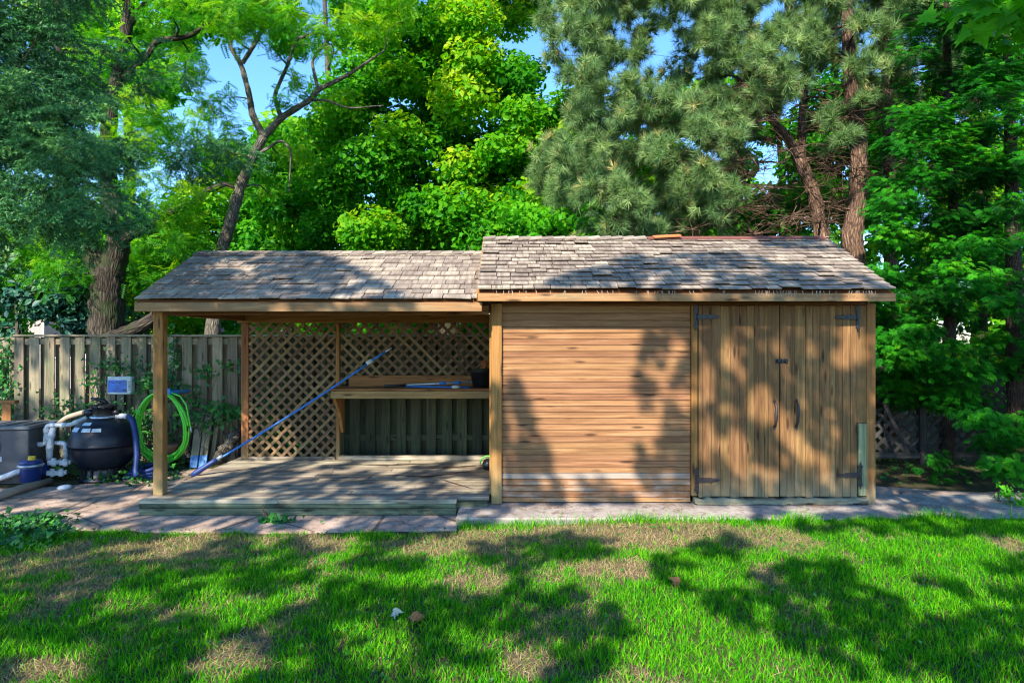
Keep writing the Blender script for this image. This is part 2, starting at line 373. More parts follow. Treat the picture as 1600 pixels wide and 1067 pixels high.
def sprucetwig_t(n=80, seed=1):
    g = np.random.default_rng(seed); V = []; Fs = []
    ax = [((0,0,0),(0,1,0))]
    for i in range(3):
        y = .25+.22*i; sg = 1 if i % 2 else -1; ax.append(((0,y,0), (sg*.32, y+.28, -.05)))
    for a, b in ax:
        a = np.array(a, float); b = np.array(b, float); d = b-a; L = np.linalg.norm(d); d /= L
        m = int(n*L/2)
        for i in range(m):
            t = g.random(); p = a + d*L*t
            q = g.normal(size=3); q -= d*(q@d); q /= np.linalg.norm(q); q = q*.8 + d*.65; q /= np.linalg.norm(q)
            s = np.cross(q, g.normal(size=3)); s /= np.linalg.norm(s); k = len(V); l = .16*g.uniform(.8, 1.1)
            V += [tuple(p + s*.021), tuple(p - s*.021), tuple(p + q*l)]; Fs.append((k, k+1, k+2))
    return T_(Fs, V)
T_spr = [sprucetwig_t(seed=i) for i in range(2)]
def cedar_t(seed=0):
    g = np.random.default_rng(seed); V = []; Fs = []
    def lens(a, b, w, z):
        a = np.array(a, float); b = np.array(b, float); d = b-a; n = np.array([-d[1], d[0]]); n /= np.linalg.norm(n); k = len(V)
        m = a + d*.45
        V.extend([(a[0], a[1], z(a)), (m[0]+n[0]*w, m[1]+n[1]*w, z(m)), (b[0], b[1], z(b)), (m[0]-n[0]*w, m[1]-n[1]*w, z(m))]); Fs.append((k, k+1, k+2, k+3))
    z = lambda p: -.28*(p[0]**2+p[1]**2)
    lens((0,0), (0,1), .028, z)
    for i in range(6):
        y = .12 + .13*i
        for sg in (-1, 1):
            L = .50*(1-.55*i/6)*g.uniform(.8,1.1); b = (sg*L*.72, y+L*.75)
            lens((0,y), b, .030, z)
            for t in (.35, .65):
                a2 = (b[0]*t, y+(b[1]-y)*t); l2 = L*.38
                lens(a2, (a2[0]+sg*l2*.95, a2[1]+l2*.25), .022, z)
                lens(a2, (a2[0]+sg*l2*.1, a2[1]+l2*.95), .022, z)
    return T_(Fs, V)
T_ced = [cedar_t(i) for i in range(2)]

def rots(normal, spin=None, g=rng):
    """rotation matrices whose z column is the given normals, random spin"""
    n = normal / (np.linalg.norm(normal, axis=1)[:, None] + 1e-9)
    r = g.normal(size=n.shape); x = np.cross(r, n); x /= np.linalg.norm(x, axis=1)[:, None] + 1e-9
    y = np.cross(n, x); return np.stack([x, y, n], -1)
def rots_y(ydir, zhint):
    y = ydir / (np.linalg.norm(ydir, axis=1)[:, None] + 1e-9); x = np.cross(y, zhint); x /= np.linalg.norm(x, axis=1)[:, None] + 1e-9
    z = np.cross(x, y); return np.stack([x, y, z], -1)
def sph(n, g=rng):
    d = g.normal(size=(n, 3)); return d / np.linalg.norm(d, axis=1)[:, None]

def inpoly(x, y, poly):
    x = np.atleast_1d(x); y = np.atleast_1d(y); ins = np.zeros(len(x), bool); n = len(poly)
    for i in range(n):
        x1, y1 = poly[i]; x2, y2 = poly[(i+1) % n]
        c = ((y1 > y) != (y2 > y)) & (x < (x2-x1)*(y-y1)/((y2-y1) + 1e-12) + x1); ins ^= c
    return ins
def clumps(poly, y0, y1, n, rmin, rmax, seed, gap=.8):
    """clump centres spread through the volume that the outline cuts between depths y0 and y1"""
    g = np.random.default_rng(seed); us = [p[0] for p in poly]; vs = [p[1] for p in poly]; out = []
    tries = 0
    while len(out) < n and tries < n*60:
        tries += 1
        u = g.uniform(min(us), max(us)); v = g.uniform(min(vs), max(vs))
        if not inpoly(u, v, poly)[0]: continue
        p = P(u, v, g.uniform(y0, y1)); r = g.uniform(rmin, rmax)
        if any(np.linalg.norm(p-q[0]) < gap*(r+q[1])*.6 for q in out): continue
        out.append((p, r))
    return out

def skeleton(mb, stems, targets, seed=0, rmax=.05, nside=6, wig=.12, up=.15):
    """stems: [(points, radii)]; grows a limb from the nearest wood to every target"""
    g = np.random.default_rng(seed); nodes = []; rads = []
    for pts, rd in stems:
        pts = np.asarray(pts, float); m = max(2, int(6*len(pts)))
        s = np.linspace(0, len(pts)-1, m); Q = np.stack([np.interp(s, np.arange(len(pts)), pts[:, i]) for i in range(3)], 1)
        for _ in range(2): Q[1:-1] = (Q[:-2] + 2*Q[1:-1] + Q[2:])/4
        rr = np.interp(s, np.arange(len(pts)), rd)
        mb.tube(Q, rr, n=14, lump=.07); nodes += list(Q[1:]); rads += list(rr[1:])
    base = np.array(nodes[0]); tg = sorted(targets, key=lambda c: min(np.linalg.norm(np.array(c[0])-np.array(q)) for q in nodes[::4]))
    for c in tg:
        c0 = np.asarray(c[0], float); NA = np.array(nodes); d = np.linalg.norm(NA - c0, axis=1) + .8*np.maximum(0, NA[:, 2]-c0[2])
        k = int(np.argmin(d)); a = NA[k]; L = np.linalg.norm(c0-a)
        if L < .05: continue
        r0 = min(rads[k]*.7, .012+.018*L, rmax); m = max(4, int(L*5)); t = np.linspace(0, 1, m)[:, None]
        side = g.normal(size=3)*wig*L; side[2] = abs(side[2])*up*4
        Q = a + (c0-a)*t + side*np.sin(np.pi*t)*.6 + g.normal(size=(m, 3))*.02*L*np.sin(np.pi*t)
        rr = np.linspace(r0, max(.004, r0*.3), m); mb.tube(Q, rr, n=nside, caps=False)
        nodes += list(Q[1:]); rads += list(rr[1:])

def leafclump(mb, c, r, n, size, tm=T_leaf, flat=.75, bias=0, vr=.25, g=rng, upn=.6, col=None):
    d = sph(n, g); rad = r * g.random(n)**(1/2.2)
    pos = c + d*rad[:, None]*np.array([1, 1, flat])
    nrm = d*.5 + sph(n, g)*.8 + np.array([-.1, -.25, upn])
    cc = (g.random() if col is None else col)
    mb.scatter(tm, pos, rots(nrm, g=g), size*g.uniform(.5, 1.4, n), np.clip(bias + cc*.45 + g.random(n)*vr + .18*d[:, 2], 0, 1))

# ------------------------------------------------------------------ ground, paths
def gz(x, y):
    x = np.asarray(x, float); y = np.asarray(y, float)
    s = np.clip((x+.3)/1.6, 0, 1); s = s*s*(3-2*s)
    return .055*s*np.clip((y-4.0)/2, 0, 1) - .02*np.clip((y-6.2), 0, 1) + .012*np.sin(x*1.7+y)*np.sin(y*2.1)*(y < 6.3)
def sheet(name, xs, ys, zf, mat):
    X, Y = np.meshgrid(xs, ys); Z = zf(X, Y); V = np.stack([X, Y, Z], -1).reshape(-1, 3); nx = len(xs); ny = len(ys)
    i = np.arange(ny-1)[:, None]; j = np.arange(nx-1)[None]
    q = np.stack([i*nx+j, i*nx+j+1, (i+1)*nx+j+1, (i+1)*nx+j], -1).reshape(-1); mb = MB()
    mb.raw(V, q, [4]*((nx-1)*(ny-1)), smooth=True); return structure(mb.build(name, mat))
xs = np.concatenate([[-400,-120,-40,-15], np.linspace(-9, 9, 91), [15,40,120,400]])


def flat(name, pts, z, th, mat, jag=0, seed=0):
    g = np.random.default_rng(seed); P2 = []
    for i in range(len(pts)):
        a = np.array(pts[i], float); b = np.array(pts[(i+1) % len(pts)], float); n = max(1, int(np.linalg.norm(b-a)/.15)) if jag else 1
        for k in range(n): P2.append(a+(b-a)*k/n + (g.normal(size=2)*jag if k else 0))
    n = len(P2); V = [(p[0], p[1], z) for p in P2] + [(p[0], p[1], z-th) for p in P2]
    L = list(range(n)) + list(range(2*n-1, n-1, -1)); T = [n, n]
    for i in range(n): j = (i+1) % n; L += [i, i+n, j+n, j]; T.append(4)
    mb = MB(); mb.raw(V, L, T); return structure(mb.build(name, mat))
flat('path', [(-4.35,6.05),(-3.4,5.93),(-2.0,5.9),(-.52,5.98),(-.52,7.2),(-3.7,7.3),(-3.7,8.9),(-4.6,8.75),(-5.0,8.2),(-5.4,7.75),(-6.4,7.6),(-9,7.6),(-9,6.6),(-5.6,6.45),(-5.0,6.2)], .022, .1, M['concrete'], .015, 3)
stp = MB(); stp.span(-.537, 3.9, 6.10, 7.4, -.12, .088, axis=0, rnd=.5); stp.span(3.905, 7.6, 6.16, 7.1, -.12, .078, axis=0, rnd=.5)
structure(stp.build('pavement', M['step'], bevel=.012))

# ------------------------------------------------------------------ roof with shingles
def shingle_roof(mb, x0, x1, eave, ridge, courses, back=True, seed=1, skew=0, lift=.012, wmin=.09, wmax=.20, rag=.012):
    """eave=(y,z) ridge=(y,z)"""
    g = np.random.default_rng(seed); e = np.array(eave); r = np.array(ridge)
    for side in ((0, 1) if back else (0,)):
        ee = e if side == 0 else np.array([2*r[0]-e[0], e[1]])
        d = r - ee; L = np.linalg.norm(d); d = d/L; nrm = np.array([-d[1], d[0]]) if side == 0 else np.array([d[1], -d[0]])
        if nrm[1] < 0: nrm = -nrm
        ex = L/courses
        for c in range(courses):
            s0 = c*ex; length = min(ex*1.55, L - s0 + .01)
            x = x0 - g.uniform(0, .05)*0
            sk = skew*(1-(s0)/L)
            while x < x1 - .02:
                wd = g.uniform(wmin, wmax); 
                if g.random() < .15: wd *= 1.4
                wd = min(wd, x1 - x)
                if x1 - (x+wd) < .05: wd = x1 - x
                off = g.normal()*rag*.5 + (g.random() < .06)*g.uniform(-rag*2, rag); tilt = g.normal()*.010; th = .011*g.uniform(.7, 1.4)
                a = s0 - off; tz = lift + th*.5 + max(0, g.normal()*.003) + (g.random() < .04)*.012
                # low end lifted so courses overlap like real shingles
                lo = e*0
                p0 = ee + d*a + nrm*(tz+.010); p1 = ee + d*(a+length) + nrm*(.003)
                hw = wd/2 - g.uniform(.002, .005)
                cx = x + wd/2; ta = tilt
                V = []
                for (pp, k) in ((p0, 0), (p1, 1)):
                    for sx in (-1, 1):
                        for n_ in (0, 1):
                            q = pp + nrm*(n_*th) - (d*sx*ta*hw*4 if k == 0 else 0)
                            V.append((cx + sx*hw, q[0], q[1]))
                V = np.array(V); gc = np.array([[k*length, sx*hw, n_*th] for k in (0, 1) for sx in (-1, 1) for n_ in (0, 1)]) + g.uniform(-9, 9, 3)
                mb.raw(V, [0,1,3,2, 4,6,7,5, 0,4,5,1, 2,3,7,6, 0,2,6,4, 1,5,7,3], [4]*6, g.random(), gc)
                x += wd
shed = thing('garden_shed', (0, 7.7, .09), 'long brown shed with shingled roof, double doors and an open covered porch', 'shed')
RL_E, RL_R = (6.40, 2.175), (7.68, 2.815)
RR_E, RR_R = (6.35, 2.262), (7.70, 2.985)
XL0, XL1 = -3.775, -.33
XR0, XR1 = -.345, 3.80
mb = MB(); shingle_roof(mb, XL0, XL1+.06, RL_E, RL_R, 11, seed=4, wmin=.10, wmax=.22, rag=.004, lift=.008)
n = 26
for i in range(n):
    x = XL0 + (XL1-XL0)*i/n; mb.beam((x, RL_R[0]-.05, RL_R[1]+.012), (x+.15, RL_R[0]-.05, RL_R[1]+.020), .13, .012, up=(0, -.35, 1), rnd=rng.random())
    mb.beam((x, RL_R[0]+.06, RL_R[1]+.010), (x+.15, RL_R[0]+.06, RL_R[1]+.018), .13, .012, up=(0, .35, 1), rnd=rng.random())
roofL = mb.build('porch_roof', M['shingle'], shed)
roofL['label'] = 'lower grey shingled roof over the porch'
mb = MB(); shingle_roof(mb, XR0, XR1, RR_E, RR_R, 14, seed=9, rag=.014, lift=.016, wmin=.11, wmax=.21)
for i in range(30):
    x = XR0 + (XR1-XR0)*i/30
    if x < 2.9*0+1.55: mb.beam((x, RR_R[0]-.05, RR_R[1]+.018), (x+.15, RR_R[0]-.05, RR_R[1]+.026+.008*rng.random()), .13, .014, up=(0, -.35, 1), rnd=rng.random())
    mb.beam((x, RR_R[0]+.06, RR_R[1]+.014), (x+.15, RR_R[0]+.06, RR_R[1]+.022), .13, .012, up=(0, .35, 1), rnd=rng.random())
# splinters and needles hanging off the eave
for i in range(70):
    x = rng.uniform(XR0+.05, XR1-.05); L = rng.uniform(.02, .07)
    mb.beam((x, RR_E[0]-.015, RR_E[1]+.01), (x+rng.normal()*.012, RR_E[0]-.03, RR_E[1]-L), .004, .003, up=(0,1,0), rnd=.9)
roofR = mb.build('shed_roof', M['shingle'], shed); roofR['label'] = 'higher grey shingled roof over the closed shed'
# roof sheathing (underside) + gable walls
def sheathing(x0, x1, e, r, name, parent):
    m = MB(); L = []; 
    for sgn in (0, 1):
        ey = e[0]+.02 if sgn == 0 else 2*r[0]-e[0]-.02
        for k in range(7):
            t0 = k/7; t1 = (k+1)/7-.004
            y0 = ey+(r[0]-ey)*t0; y1 = ey+(r[0]-ey)*t1; z0 = e[1]-.012+(r[1]-e[1])*t0; z1 = e[1]-.012+(r[1]-e[1])*t1
            V = [(x, y, z) for x in (x0+.01, x1-.01) for (y, z) in ((y0, z0), (y1, z1), (y1, z1-.018), (y0, z0-.018))]
            m.raw(V, [0,1,2,3, 4,7,6,5, 0,4,5,1, 1,5,6,2, 2,6,7,3, 3,7,4,0], [4]*6, rng.random(), np.array(V)[:, [0,1,2]])
    for x in np.arange(x0+.35, x1-.1, .6):
        for sgn in (0, 1):
            ey = e[0]+.10 if sgn == 0 else 2*r[0]-e[0]-.10
            m.beam((x, ey, e[1]-.075+.05), (x, r[0], r[1]-.085), .04, .09, up=(0, 0, 1))
    return m.build(name, M['beam'], parent)
sheathing(XL0, XL1, RL_E, RL_R, 'roof_boards', roofL); sheathing(XR0, XR1, RR_E, RR_R, 'roof_boards', roofR)
m = MB(); m.span(XL0+.012, -.30, 6.375, 6.412, 2.068, 2.158); fl = m.build('fascia', M['fascia'], roofL, bevel=.004)
m = MB(); m.span(XL0+.012, -.30, 8.95, 8.98, 2.066, 2.150); m.build('fascia', M['fascia'], roofL, bevel=.004)
m = MB(); m.span(XR0+.01, XR1-.005, 6.322, 6.360, 2.166, 2.245); m.build('fascia', M['fascia'], roofR, bevel=.004)
m = MB(); m.span(XR0+.01, XR1-.005, 9.03, 9.06, 2.166, 2.245); m.build('fascia', M['fascia'], roofR, bevel=.004)
for X, E, Rg, pr in ((XL0+.006, RL_E, RL_R, roofL), (XR0+.004, RR_E, RR_R, roofR), (XR1-.012, RR_E, RR_R, roofR)):
    m = MB()
    for sg in (0, 1):
        ey = E[0]+.02 if sg == 0 else 2*Rg[0]-E[0]-.02
        m.beam((X, ey, E[1]-.055), (X, Rg[0], Rg[1]-.055), .022, .085, up=(0, 0, 1))
    m.build('rake_board', M['trim'], pr, bevel=.003)
m = MB(); m.beam((1.62, 7.655, 3.008), (3.74, 7.655, 3.012), .11, .012, up=(0, -.4, 1)); m.build('ridge_cap', M['ridgemetal'], roofR)
m = MB(); m.beam((1.68, 7.60, 3.012), (2.0, 7.61, 3.030), .10, .018, up=(0, -.3, 1)); o = m.build('ridge_board', M['newwood'], roofR); o['label'] = 'loose orange cedar board on the ridge'

def gable(x, e, r, zb, y0, y1, name, parent, th=.02):
    m = MB(); k = int((y1-y0)/.14)
    for i in range(k):
        a = y0+(y1-y0)*i/k; b = y0+(y1-y0)*(i+1)/k-.003
        f = lambda y: e[1]-.035+(r[1]-e[1])*(1-abs(y-r[0])/abs(r[0]-e[0]))
        V = [(xx, y, z) for xx in (x, x+th) for (y, z) in ((a, zb), (b, zb), (b, f(b)), (a, f(a)))]
        m.raw(V, [3,2,1,0, 4,5,6,7, 0,1,5,4, 1,2,6,5, 2,3,7,6, 3,0,4,7], [4]*6, rng.random(), np.array(V)[:, [2,1,0]])
    return m.build(name, M['siding'], parent)
gable(-.20, RR_E, RR_R, .10, 6.72, 8.72, 'side_wall', shed); gable(3.735, RR_E, RR_R, .10, 6.72, 8.72, 'side_wall', shed)
gable(-3.69, RL_E, RL_R, 2.16, 6.72, 8.72, 'gable_boards', shed)
m = MB(); m.span(-.18, 3.74, 8.72, 8.74, .10, 2.2); m.build('back_wall', M['siding'], shed)

# front siding: horizontal boards u 783..1077
FY = 6.67
m = MB(); mp = MB(); vtop = 478; pitch = []
vs = [477, 491, 501.5, 510.5]; v = 510.5
while v < 783: v += 9.35 + rng.normal()*.0; vs.append(v)
pale = None
zs = [CAMZ-(v_-533.5)*FY/F for v_ in vs]
# real boards: about 10 cm each on the upper three, 6.5 cm bevelled below
zs = [2.145, 2.065, 1.99, 1.92]
z = 1.92
while z > .105: z -= .0632; zs.append(z)
zs[-1] = .10
for i in range(len(zs)-1):
    z1, z0 = zs[i], zs[i+1]
    tgt = mp if abs((z0+z1)/2 - .36) < .033 else m
    yy = FY + .004 if i < 3 else FY
    V = []
    for x in (-.112, 1.855):
        V += [(x, yy-.010, z0+.0035), (x, yy-.002, z0+.0015), (x, yy+.012, z0+.0015), (x, yy+.012, z1-.0015), (x, yy+.001, z1-.0015), (x, yy-.006, z1-.006)]
    gc = np.array(V)*[1, 1, 1] + rng.uniform(-9, 9, 3)
    tgt.raw(V, [5,4,3,2,1,0, 6,7,8,9,10,11, 0,1,7,6, 1,2,8,7, 2,3,9,8, 3,4,10,9, 4,5,11,10, 5,0,6,11], [6,6]+[4]*6, rng.random(), gc)
m.span(-.12, 1.86, FY+.014, FY+.03, .10, 2.15, rnd=0)
sid = m.build('siding', M['siding'], shed); o = mp.build('siding_board', M['siding_pale'], shed); o['label'] = 'bare pale board low in the siding'
m = MB(); m.span(-.215, -.105, 6.62, 6.72, .09, 2.165); m.span(-.236, -.217, 6.70, 6.80, .17, 2.10); m.build('corner_post', M['post'], shed, bevel=.005)
m = MB(); m.span(3.672, 3.765, 6.625, 6.72, .085, 2.165); m.build('corner_post', M['trim'], shed, bevel=.004)
m = MB(); m.span(-.103, 3.670, 6.640, 6.70, 2.147, 2.180, rnd=.3); m.build('head_trim', M['beam'], shed, bevel=.003)
m = MB(); m.span(1.862, 1.925, 6.635, 6.70, .17, 2.144); m.build('door_jamb', M['trim'], shed, bevel=.004)
m = MB(); m.span(3.575, 3.668, 6.632, 6.70, .925, 2.144, rnd=.8); m.build('door_jamb', M['door'], shed, bevel=.003)
m = MB(); m.span(3.585, 3.667, 6.615, 6.70, .175, .922); o = m.build('patch_board', M['door_green'], shed, bevel=.003); o['label'] = 'mossy pale green patch board'
# sill: ragged old timber
m = MB(); g = np.random.default_rng(3); nn = 40; xsx = np.linspace(1.88, 3.66, nn)
V = []
for i, x in enumerate(xsx):
    t = .155+g.normal()*.006; b = .092+abs(g.normal())*.006; f = 6.575+g.normal()*.005
    V += [(x, f, b), (x, f+.004, t-.008), (x, f+.016, t), (x, 6.66, t), (x, 6.66, b)]
L = [4,3,2,1,0]; T = [5]
for i in range(nn-1):
    for k in range(5): k2 = (k+1) % 5; L += [i*5+k, i*5+k2, (i+1)*5+k2, (i+1)*5+k]; T.append(4)
L += [(nn-1)*5+k for k in range(5)]; T.append(5)
m.raw(V, L, T, .6, np.array(V)); m.build('door_sill', M['sill'], shed)

def door(x0, x1, widths, seed):
    g = np.random.default_rng(seed); m = MB(); x = x0; tot = sum(widths); k = (x1-x0)/tot
    for wd in widths:
        wd *= k; zt = 2.140+g.normal()*.002; zb = .162+g.normal()*.004; y = 6.622+g.normal()*.002
        m.span(x+.0015, x+wd-.0015, y, y+.022, zb, zt, rnd=g.random()); x += wd
    m.span(x0+.05, x1-.05, 6.648, 6.66, .3, .42, rnd=.1); m.span(x0+.05, x1-.05, 6.648, 6.66, 1.8, 1.92, rnd=.1)
    return m.build('door', M['door'], shed, bevel=.0025)
dl = door(1.930, 2.765, [6,12,13,14,13,11,10,7,8,5,16], 5); dr = door(2.772, 3.572, [12,14,20,13,13,18,10,13,14,12], 6)
def strap_hinge(x, z, sx, par, mat='iron'):
    m = MB(); Y0, Y1 = 6.607, 6.614
    plate = [(-.016,-.075),(-.026,-.10),(-.012,-.11),(0,-.145),(.012,-.11),(.026,-.10),(.016,-.075),(.018,.075),(.026,.10),(.012,.11),(0,.145),(-.012,.11),(-.026,.10),(-.018,.075)]
    m.prism([(x+a*sx, z+b) for a, b in plate][::(1 if sx > 0 else -1)], Y0, Y1)
    st = [(.014,-.028),(.10,-.022),(.15,-.026),(.18,-.014),(.205,-.020),(.25,0),(.205,.020),(.18,.014),(.15,.026),(.10,.022),(.014,.028)]
    m.prism([(x+a*sx, z+.005+b) for a, b in st][::(1 if sx > 0 else -1)], Y0-.003, Y1-.002)
    m.tube([(x+.012*sx, 6.604, z-.03), (x+.012*sx, 6.604, z+.035)], .008, 8)
    for a, b in ((0,.06),(0,-.06),(.06,.005),(.12,.005),(.19,.005)):
        m.lathe([(0,0),(.006,0),(.005,.004),(.0,.006)], (0,0,0), 8) if False else m.box((x+a*sx, 6.6025, z+b), (.010,.004,.010), rot=[[.7,0,-.7],[0,1,0],[.7,0,.7]])
    m.build('hinge', M[mat], par, bevel=.001)
strap_hinge(1.90, 2.02, 1, dl, 'blackiron'); strap_hinge(1.905, .335, 1, dl); strap_hinge(3.575, 2.015, -1, dr, 'blackiron'); strap_hinge(3.60, .385, -1, dr)
def pull(x, z, par):
    m = MB(); H = .13
    for s in (-1, 1):
        pl = [(-.010,0),(-.018,.015),(-.012,.03),(0,.05),(.012,.03),(.018,.015),(.010,0)]
        m.prism([(x+a, z+s*(H-.012+b)) for a, b in pl][::s], 6.611, 6.617)
    t = np.linspace(-1, 1, 13); pts = [(x+.004*math.sin(q*3), 6.612-.045*(1-q*q*q*q), z+q*H) for q in t]
    m.tube(pts, .009+.010*(1-np.abs(t)), 8); m.build('handle', M['iron'], par)
pull(2.712, 1.02, dl); pull(2.938, 1.025, dr)
m = MB(); m.span(2.725, 2.85, 6.612, 6.618, 1.545, 1.59, rnd=.3); m.tube([(2.732, 6.604, 1.567), (2.845, 6.604, 1.567)], .008, 8); m.tube([(2.76, 6.60, 1.567), (2.76, 6.585, 1.567)], .005, 6)
for xx in (2.75, 2.79, 2.83): m.span(xx-.007, xx+.007, 6.596, 6.612, 1.55, 1.584, rnd=.3)
m.build('latch', M['blackiron'], dl)

# porch posts, beams, lattice
m = MB(); m.span(-3.715, -3.615, 6.62, 6.72, .176, 2.085); m.build('corner_post', M['post'], shed, bevel=.006)
m = MB(); m.span(-3.675, -3.575, 8.68, 8.78, .176, 2.02); m.build('corner_post', M['post'], shed, bevel=.006)
m = MB(); m.span(-2.385, -2.335, 8.66, 8.74, .176, 2.02); m.build('stud', M['post'], shed, bevel=.004)
m = MB(); m.span(-3.735, -.24, 6.615, 6.725, 2.040+.047, 2.14, rnd=.6); m.span(-3.735, -.24, 6.628, 6.715, 2.046, 2.085, rnd=.4); m.build('front_beam', M['beam'], shed, bevel=.004)
m = MB(); m.span(-3.72, -.22, 8.665, 8.79, 2.022, 2.14, rnd=.7); m.build('back_beam', M['trim'], shed, bevel=.004)
m = MB(); m.span(-3.70, -3.62, 6.73, 8.66, 2.05, 2.14); m.build('side_beam', M['beam'], shed, bevel=.004)

def lattice(name, x0, x1, z0, z1, Y, mat, parent, pitch=.150, w=.040, first=1):
    m = MB(); H = z1-z0
    for layer, sg in ((0, first), (1, -first)):
        y = Y + layer*.009; off = rng.uniform(0, pitch)
        c = x0 - H - pitch + off
        while c < x1 + H + pitch:
            # x = c + sg*(z-z0)
            if sg > 0: za, zb = max(0, x0-c), min(H, x1-c)
            else: za, zb = max(0, c-x1), min(H, c-x0)
            if zb - za > .03:
                a = (c+sg*za, y, z0+za); b = (c+sg*zb, y, z0+zb)
                m.beam(a, b, .007, w, up=(0, 0, 1))
            c += pitch
    return m.build(name, mat, parent)
lattice('lattice_panel', -3.57, -2.39, .20, 2.02, 8.69, M['lattice'], shed)
lattice('lattice_panel', -2.33, -.235, 1.20, 2.02, 8.69, M['lattice'], shed, first=-1)
m = MB(); m.span(-3.56, -2.39, 8.64, 8.675, .178, .215); m.span(-2.33, -.24, 8.60, 8.68, .178, .232); m.build('bottom_rail', M['deck'], shed, bevel=.004)

# deck
deck = thing('wooden_deck', (-2, 7.6, 0), 'low weathered grey green plank deck under the porch roof', 'deck')
m = MB(); y = 6.432; i = 0
while y < 8.80:
    wd = .138; x1 = -.235 if y > 6.55 else -.56
    xs_ = [-3.755+rng.normal()*.003, rng.uniform(-2.8, -1.2), x1]
    m.span(xs_[0], xs_[1]-.0015, y, y+wd, .140, .1765+rng.normal()*.0012); m.span(xs_[1]+.0015, xs_[2], y, y+wd, .140, .1765+rng.normal()*.0012)
    y += wd+.0055
m.build('deck_boards', M['deck'], deck, bevel=.004)
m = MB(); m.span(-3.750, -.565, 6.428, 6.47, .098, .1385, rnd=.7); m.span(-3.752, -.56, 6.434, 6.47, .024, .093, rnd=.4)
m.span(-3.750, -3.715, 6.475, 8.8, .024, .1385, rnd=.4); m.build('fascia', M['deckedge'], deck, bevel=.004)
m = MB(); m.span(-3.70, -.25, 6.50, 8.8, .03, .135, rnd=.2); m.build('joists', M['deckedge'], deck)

# dark water stains on the deck near the shed
def stain(pts, wd, seed):
    g = np.random.default_rng(seed); m = MB(); pts = np.array(pts, float); s = np.linspace(0, len(pts)-1, 14); Q = np.stack([np.interp(s, np.arange(len(pts)), pts[:, i]) for i in range(2)], 1)
    w_ = wd*np.sin(np.pi*(np.arange(14)+.7)/14.4)*g.uniform(.5, 1.4, 14); V = [(q[0], q[1]-a, .1795) for q, a in zip(Q, w_)] + [(q[0], q[1]+a, .1795) for q, a in zip(Q, w_)]
    L = []; [L.extend([i, i+1, i+15, i+14]) for i in range(13)]; m.raw(V, L, [4]*13, .5); o = m.build('water_stain', M['stain'], deck)
M['stain'] = plain('wet wood stain', (.075,.050,.032), .55, .4, 0, .3, 20)
stain([(-1.05,8.05),(-.7,8.12),(-.45,8.22),(-.27,8.30)], .05, 1); stain([(-1.45,7.62),(-1.0,7.55),(-.7,7.72),(-.5,7.9)], .04, 2); stain([(-.82,7.40),(-.62,7.15),(-.42,6.92)], .035, 3); stain([(-2.2,8.3),(-1.6,8.25),(-1.1,8.35)], .04, 4)

# work counter
wc = thing('work_counter', (-1.3, 8.3, .176), 'brown wooden counter along the back of the porch, in front of the lattice', 'counter')
m = MB(); zt = 1.168
for a, b in ((8.16, 8.29), (8.295, 8.43), (8.435, 8.57), (8.575, 8.655)): m.span(-2.36, -.24, a, b, zt-.028, zt)
m.build('counter_top', M['post'], wc, bevel=.004)
m = MB(); m.span(-2.31, -.24, 8.155, 8.19, zt-.125, zt-.031, rnd=.7); m.build('front_apron', M['fascia'], wc, bevel=.004)
m = MB(); m.span(-2.20, -.24, 8.615, 8.65, zt+.001, zt+.145, rnd=.5); m.build('backboard', M['post'], wc, bevel=.004)
m = MB(); pts = [(8.20, zt-.03), (8.20, zt-.14), (8.30, zt-.22), (8.42, zt-.33), (8.52, zt-.46), (8.58, zt-.62), (8.645, zt-.62), (8.645, zt-.03)]
V = [(-2.30, p[0], p[1]) for p in pts] + [(-2.26, p[0], p[1]) for p in pts]; n = 8
L = list(range(n)) + list(range(2*n-1, n-1, -1)); T = [n, n]
for i in range(n): j = (i+1) % n; L += [i, i+n, j+n, j]; T.append(4)
m.raw(V, L, T, .5, np.array(V)[:, [2,0,1]]); m.build('bracket', M['trim'], wc, bevel=.003)

# ------------------------------------------------------------------ board fence
def fence(x0, x1, Y, name, label, ztop=1.84, shade_x=-3.85):  # boards and rails right of the last argument take the shade-darkened copy
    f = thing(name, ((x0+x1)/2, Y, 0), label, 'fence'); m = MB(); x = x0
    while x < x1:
        t = rng.normal()*.004; m.box((x+.07, Y-.035, ztop/2+.01), (.14+rng.normal()*.004, .018, ztop-.03), rot=[[1,0,t],[0,1,0],[-t,0,1]], axis=2, mat=int(x > shade_x)); x += .2215
    m.build('front_boards', [M['fence'], M['fenceshade']], f, bevel=.003)
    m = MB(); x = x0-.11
    while x < x1: m.box((x+.07, Y+.035, ztop/2+.01), (.14, .018, ztop-.03), axis=2, rnd=rng.random()*.5, mat=int(x > shade_x)); x += .2215
    m.build('back_boards', [M['fence'], M['fenceshade']], f)
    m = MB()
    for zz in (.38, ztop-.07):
        xm = min(x1, max(x0+.1, shade_x)); m.span(x0, xm, Y-.024, Y+.024, zz-.045, zz+.045)
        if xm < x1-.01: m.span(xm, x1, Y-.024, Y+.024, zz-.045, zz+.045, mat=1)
    m.build('rails', [M['fence'], M['fenceshade']], f)
    m = MB(); x = x0; 
    while x < x1: b = min(x1, x+2.44); m.span(x, b-.003, Y-.07, Y+.07, ztop-.004+rng.normal()*.002, ztop+.03); x = b
    m.build('cap_rail', M['fence'], f, bevel=.004)
    x = x0+.05
    while x < x1+.1: m = MB(); m.span(x-.045, x+.045, Y+.046, Y+.136, 0, ztop-.02); m.build('fence_post', M['fence'], f); x += 2.44
    return f
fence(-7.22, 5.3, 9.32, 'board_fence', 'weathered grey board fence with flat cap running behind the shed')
f2 = fence(-11.5, -7.30, 9.42, 'board_fence', 'ivy covered end of the board fence at the left edge of the photo', 1.80)

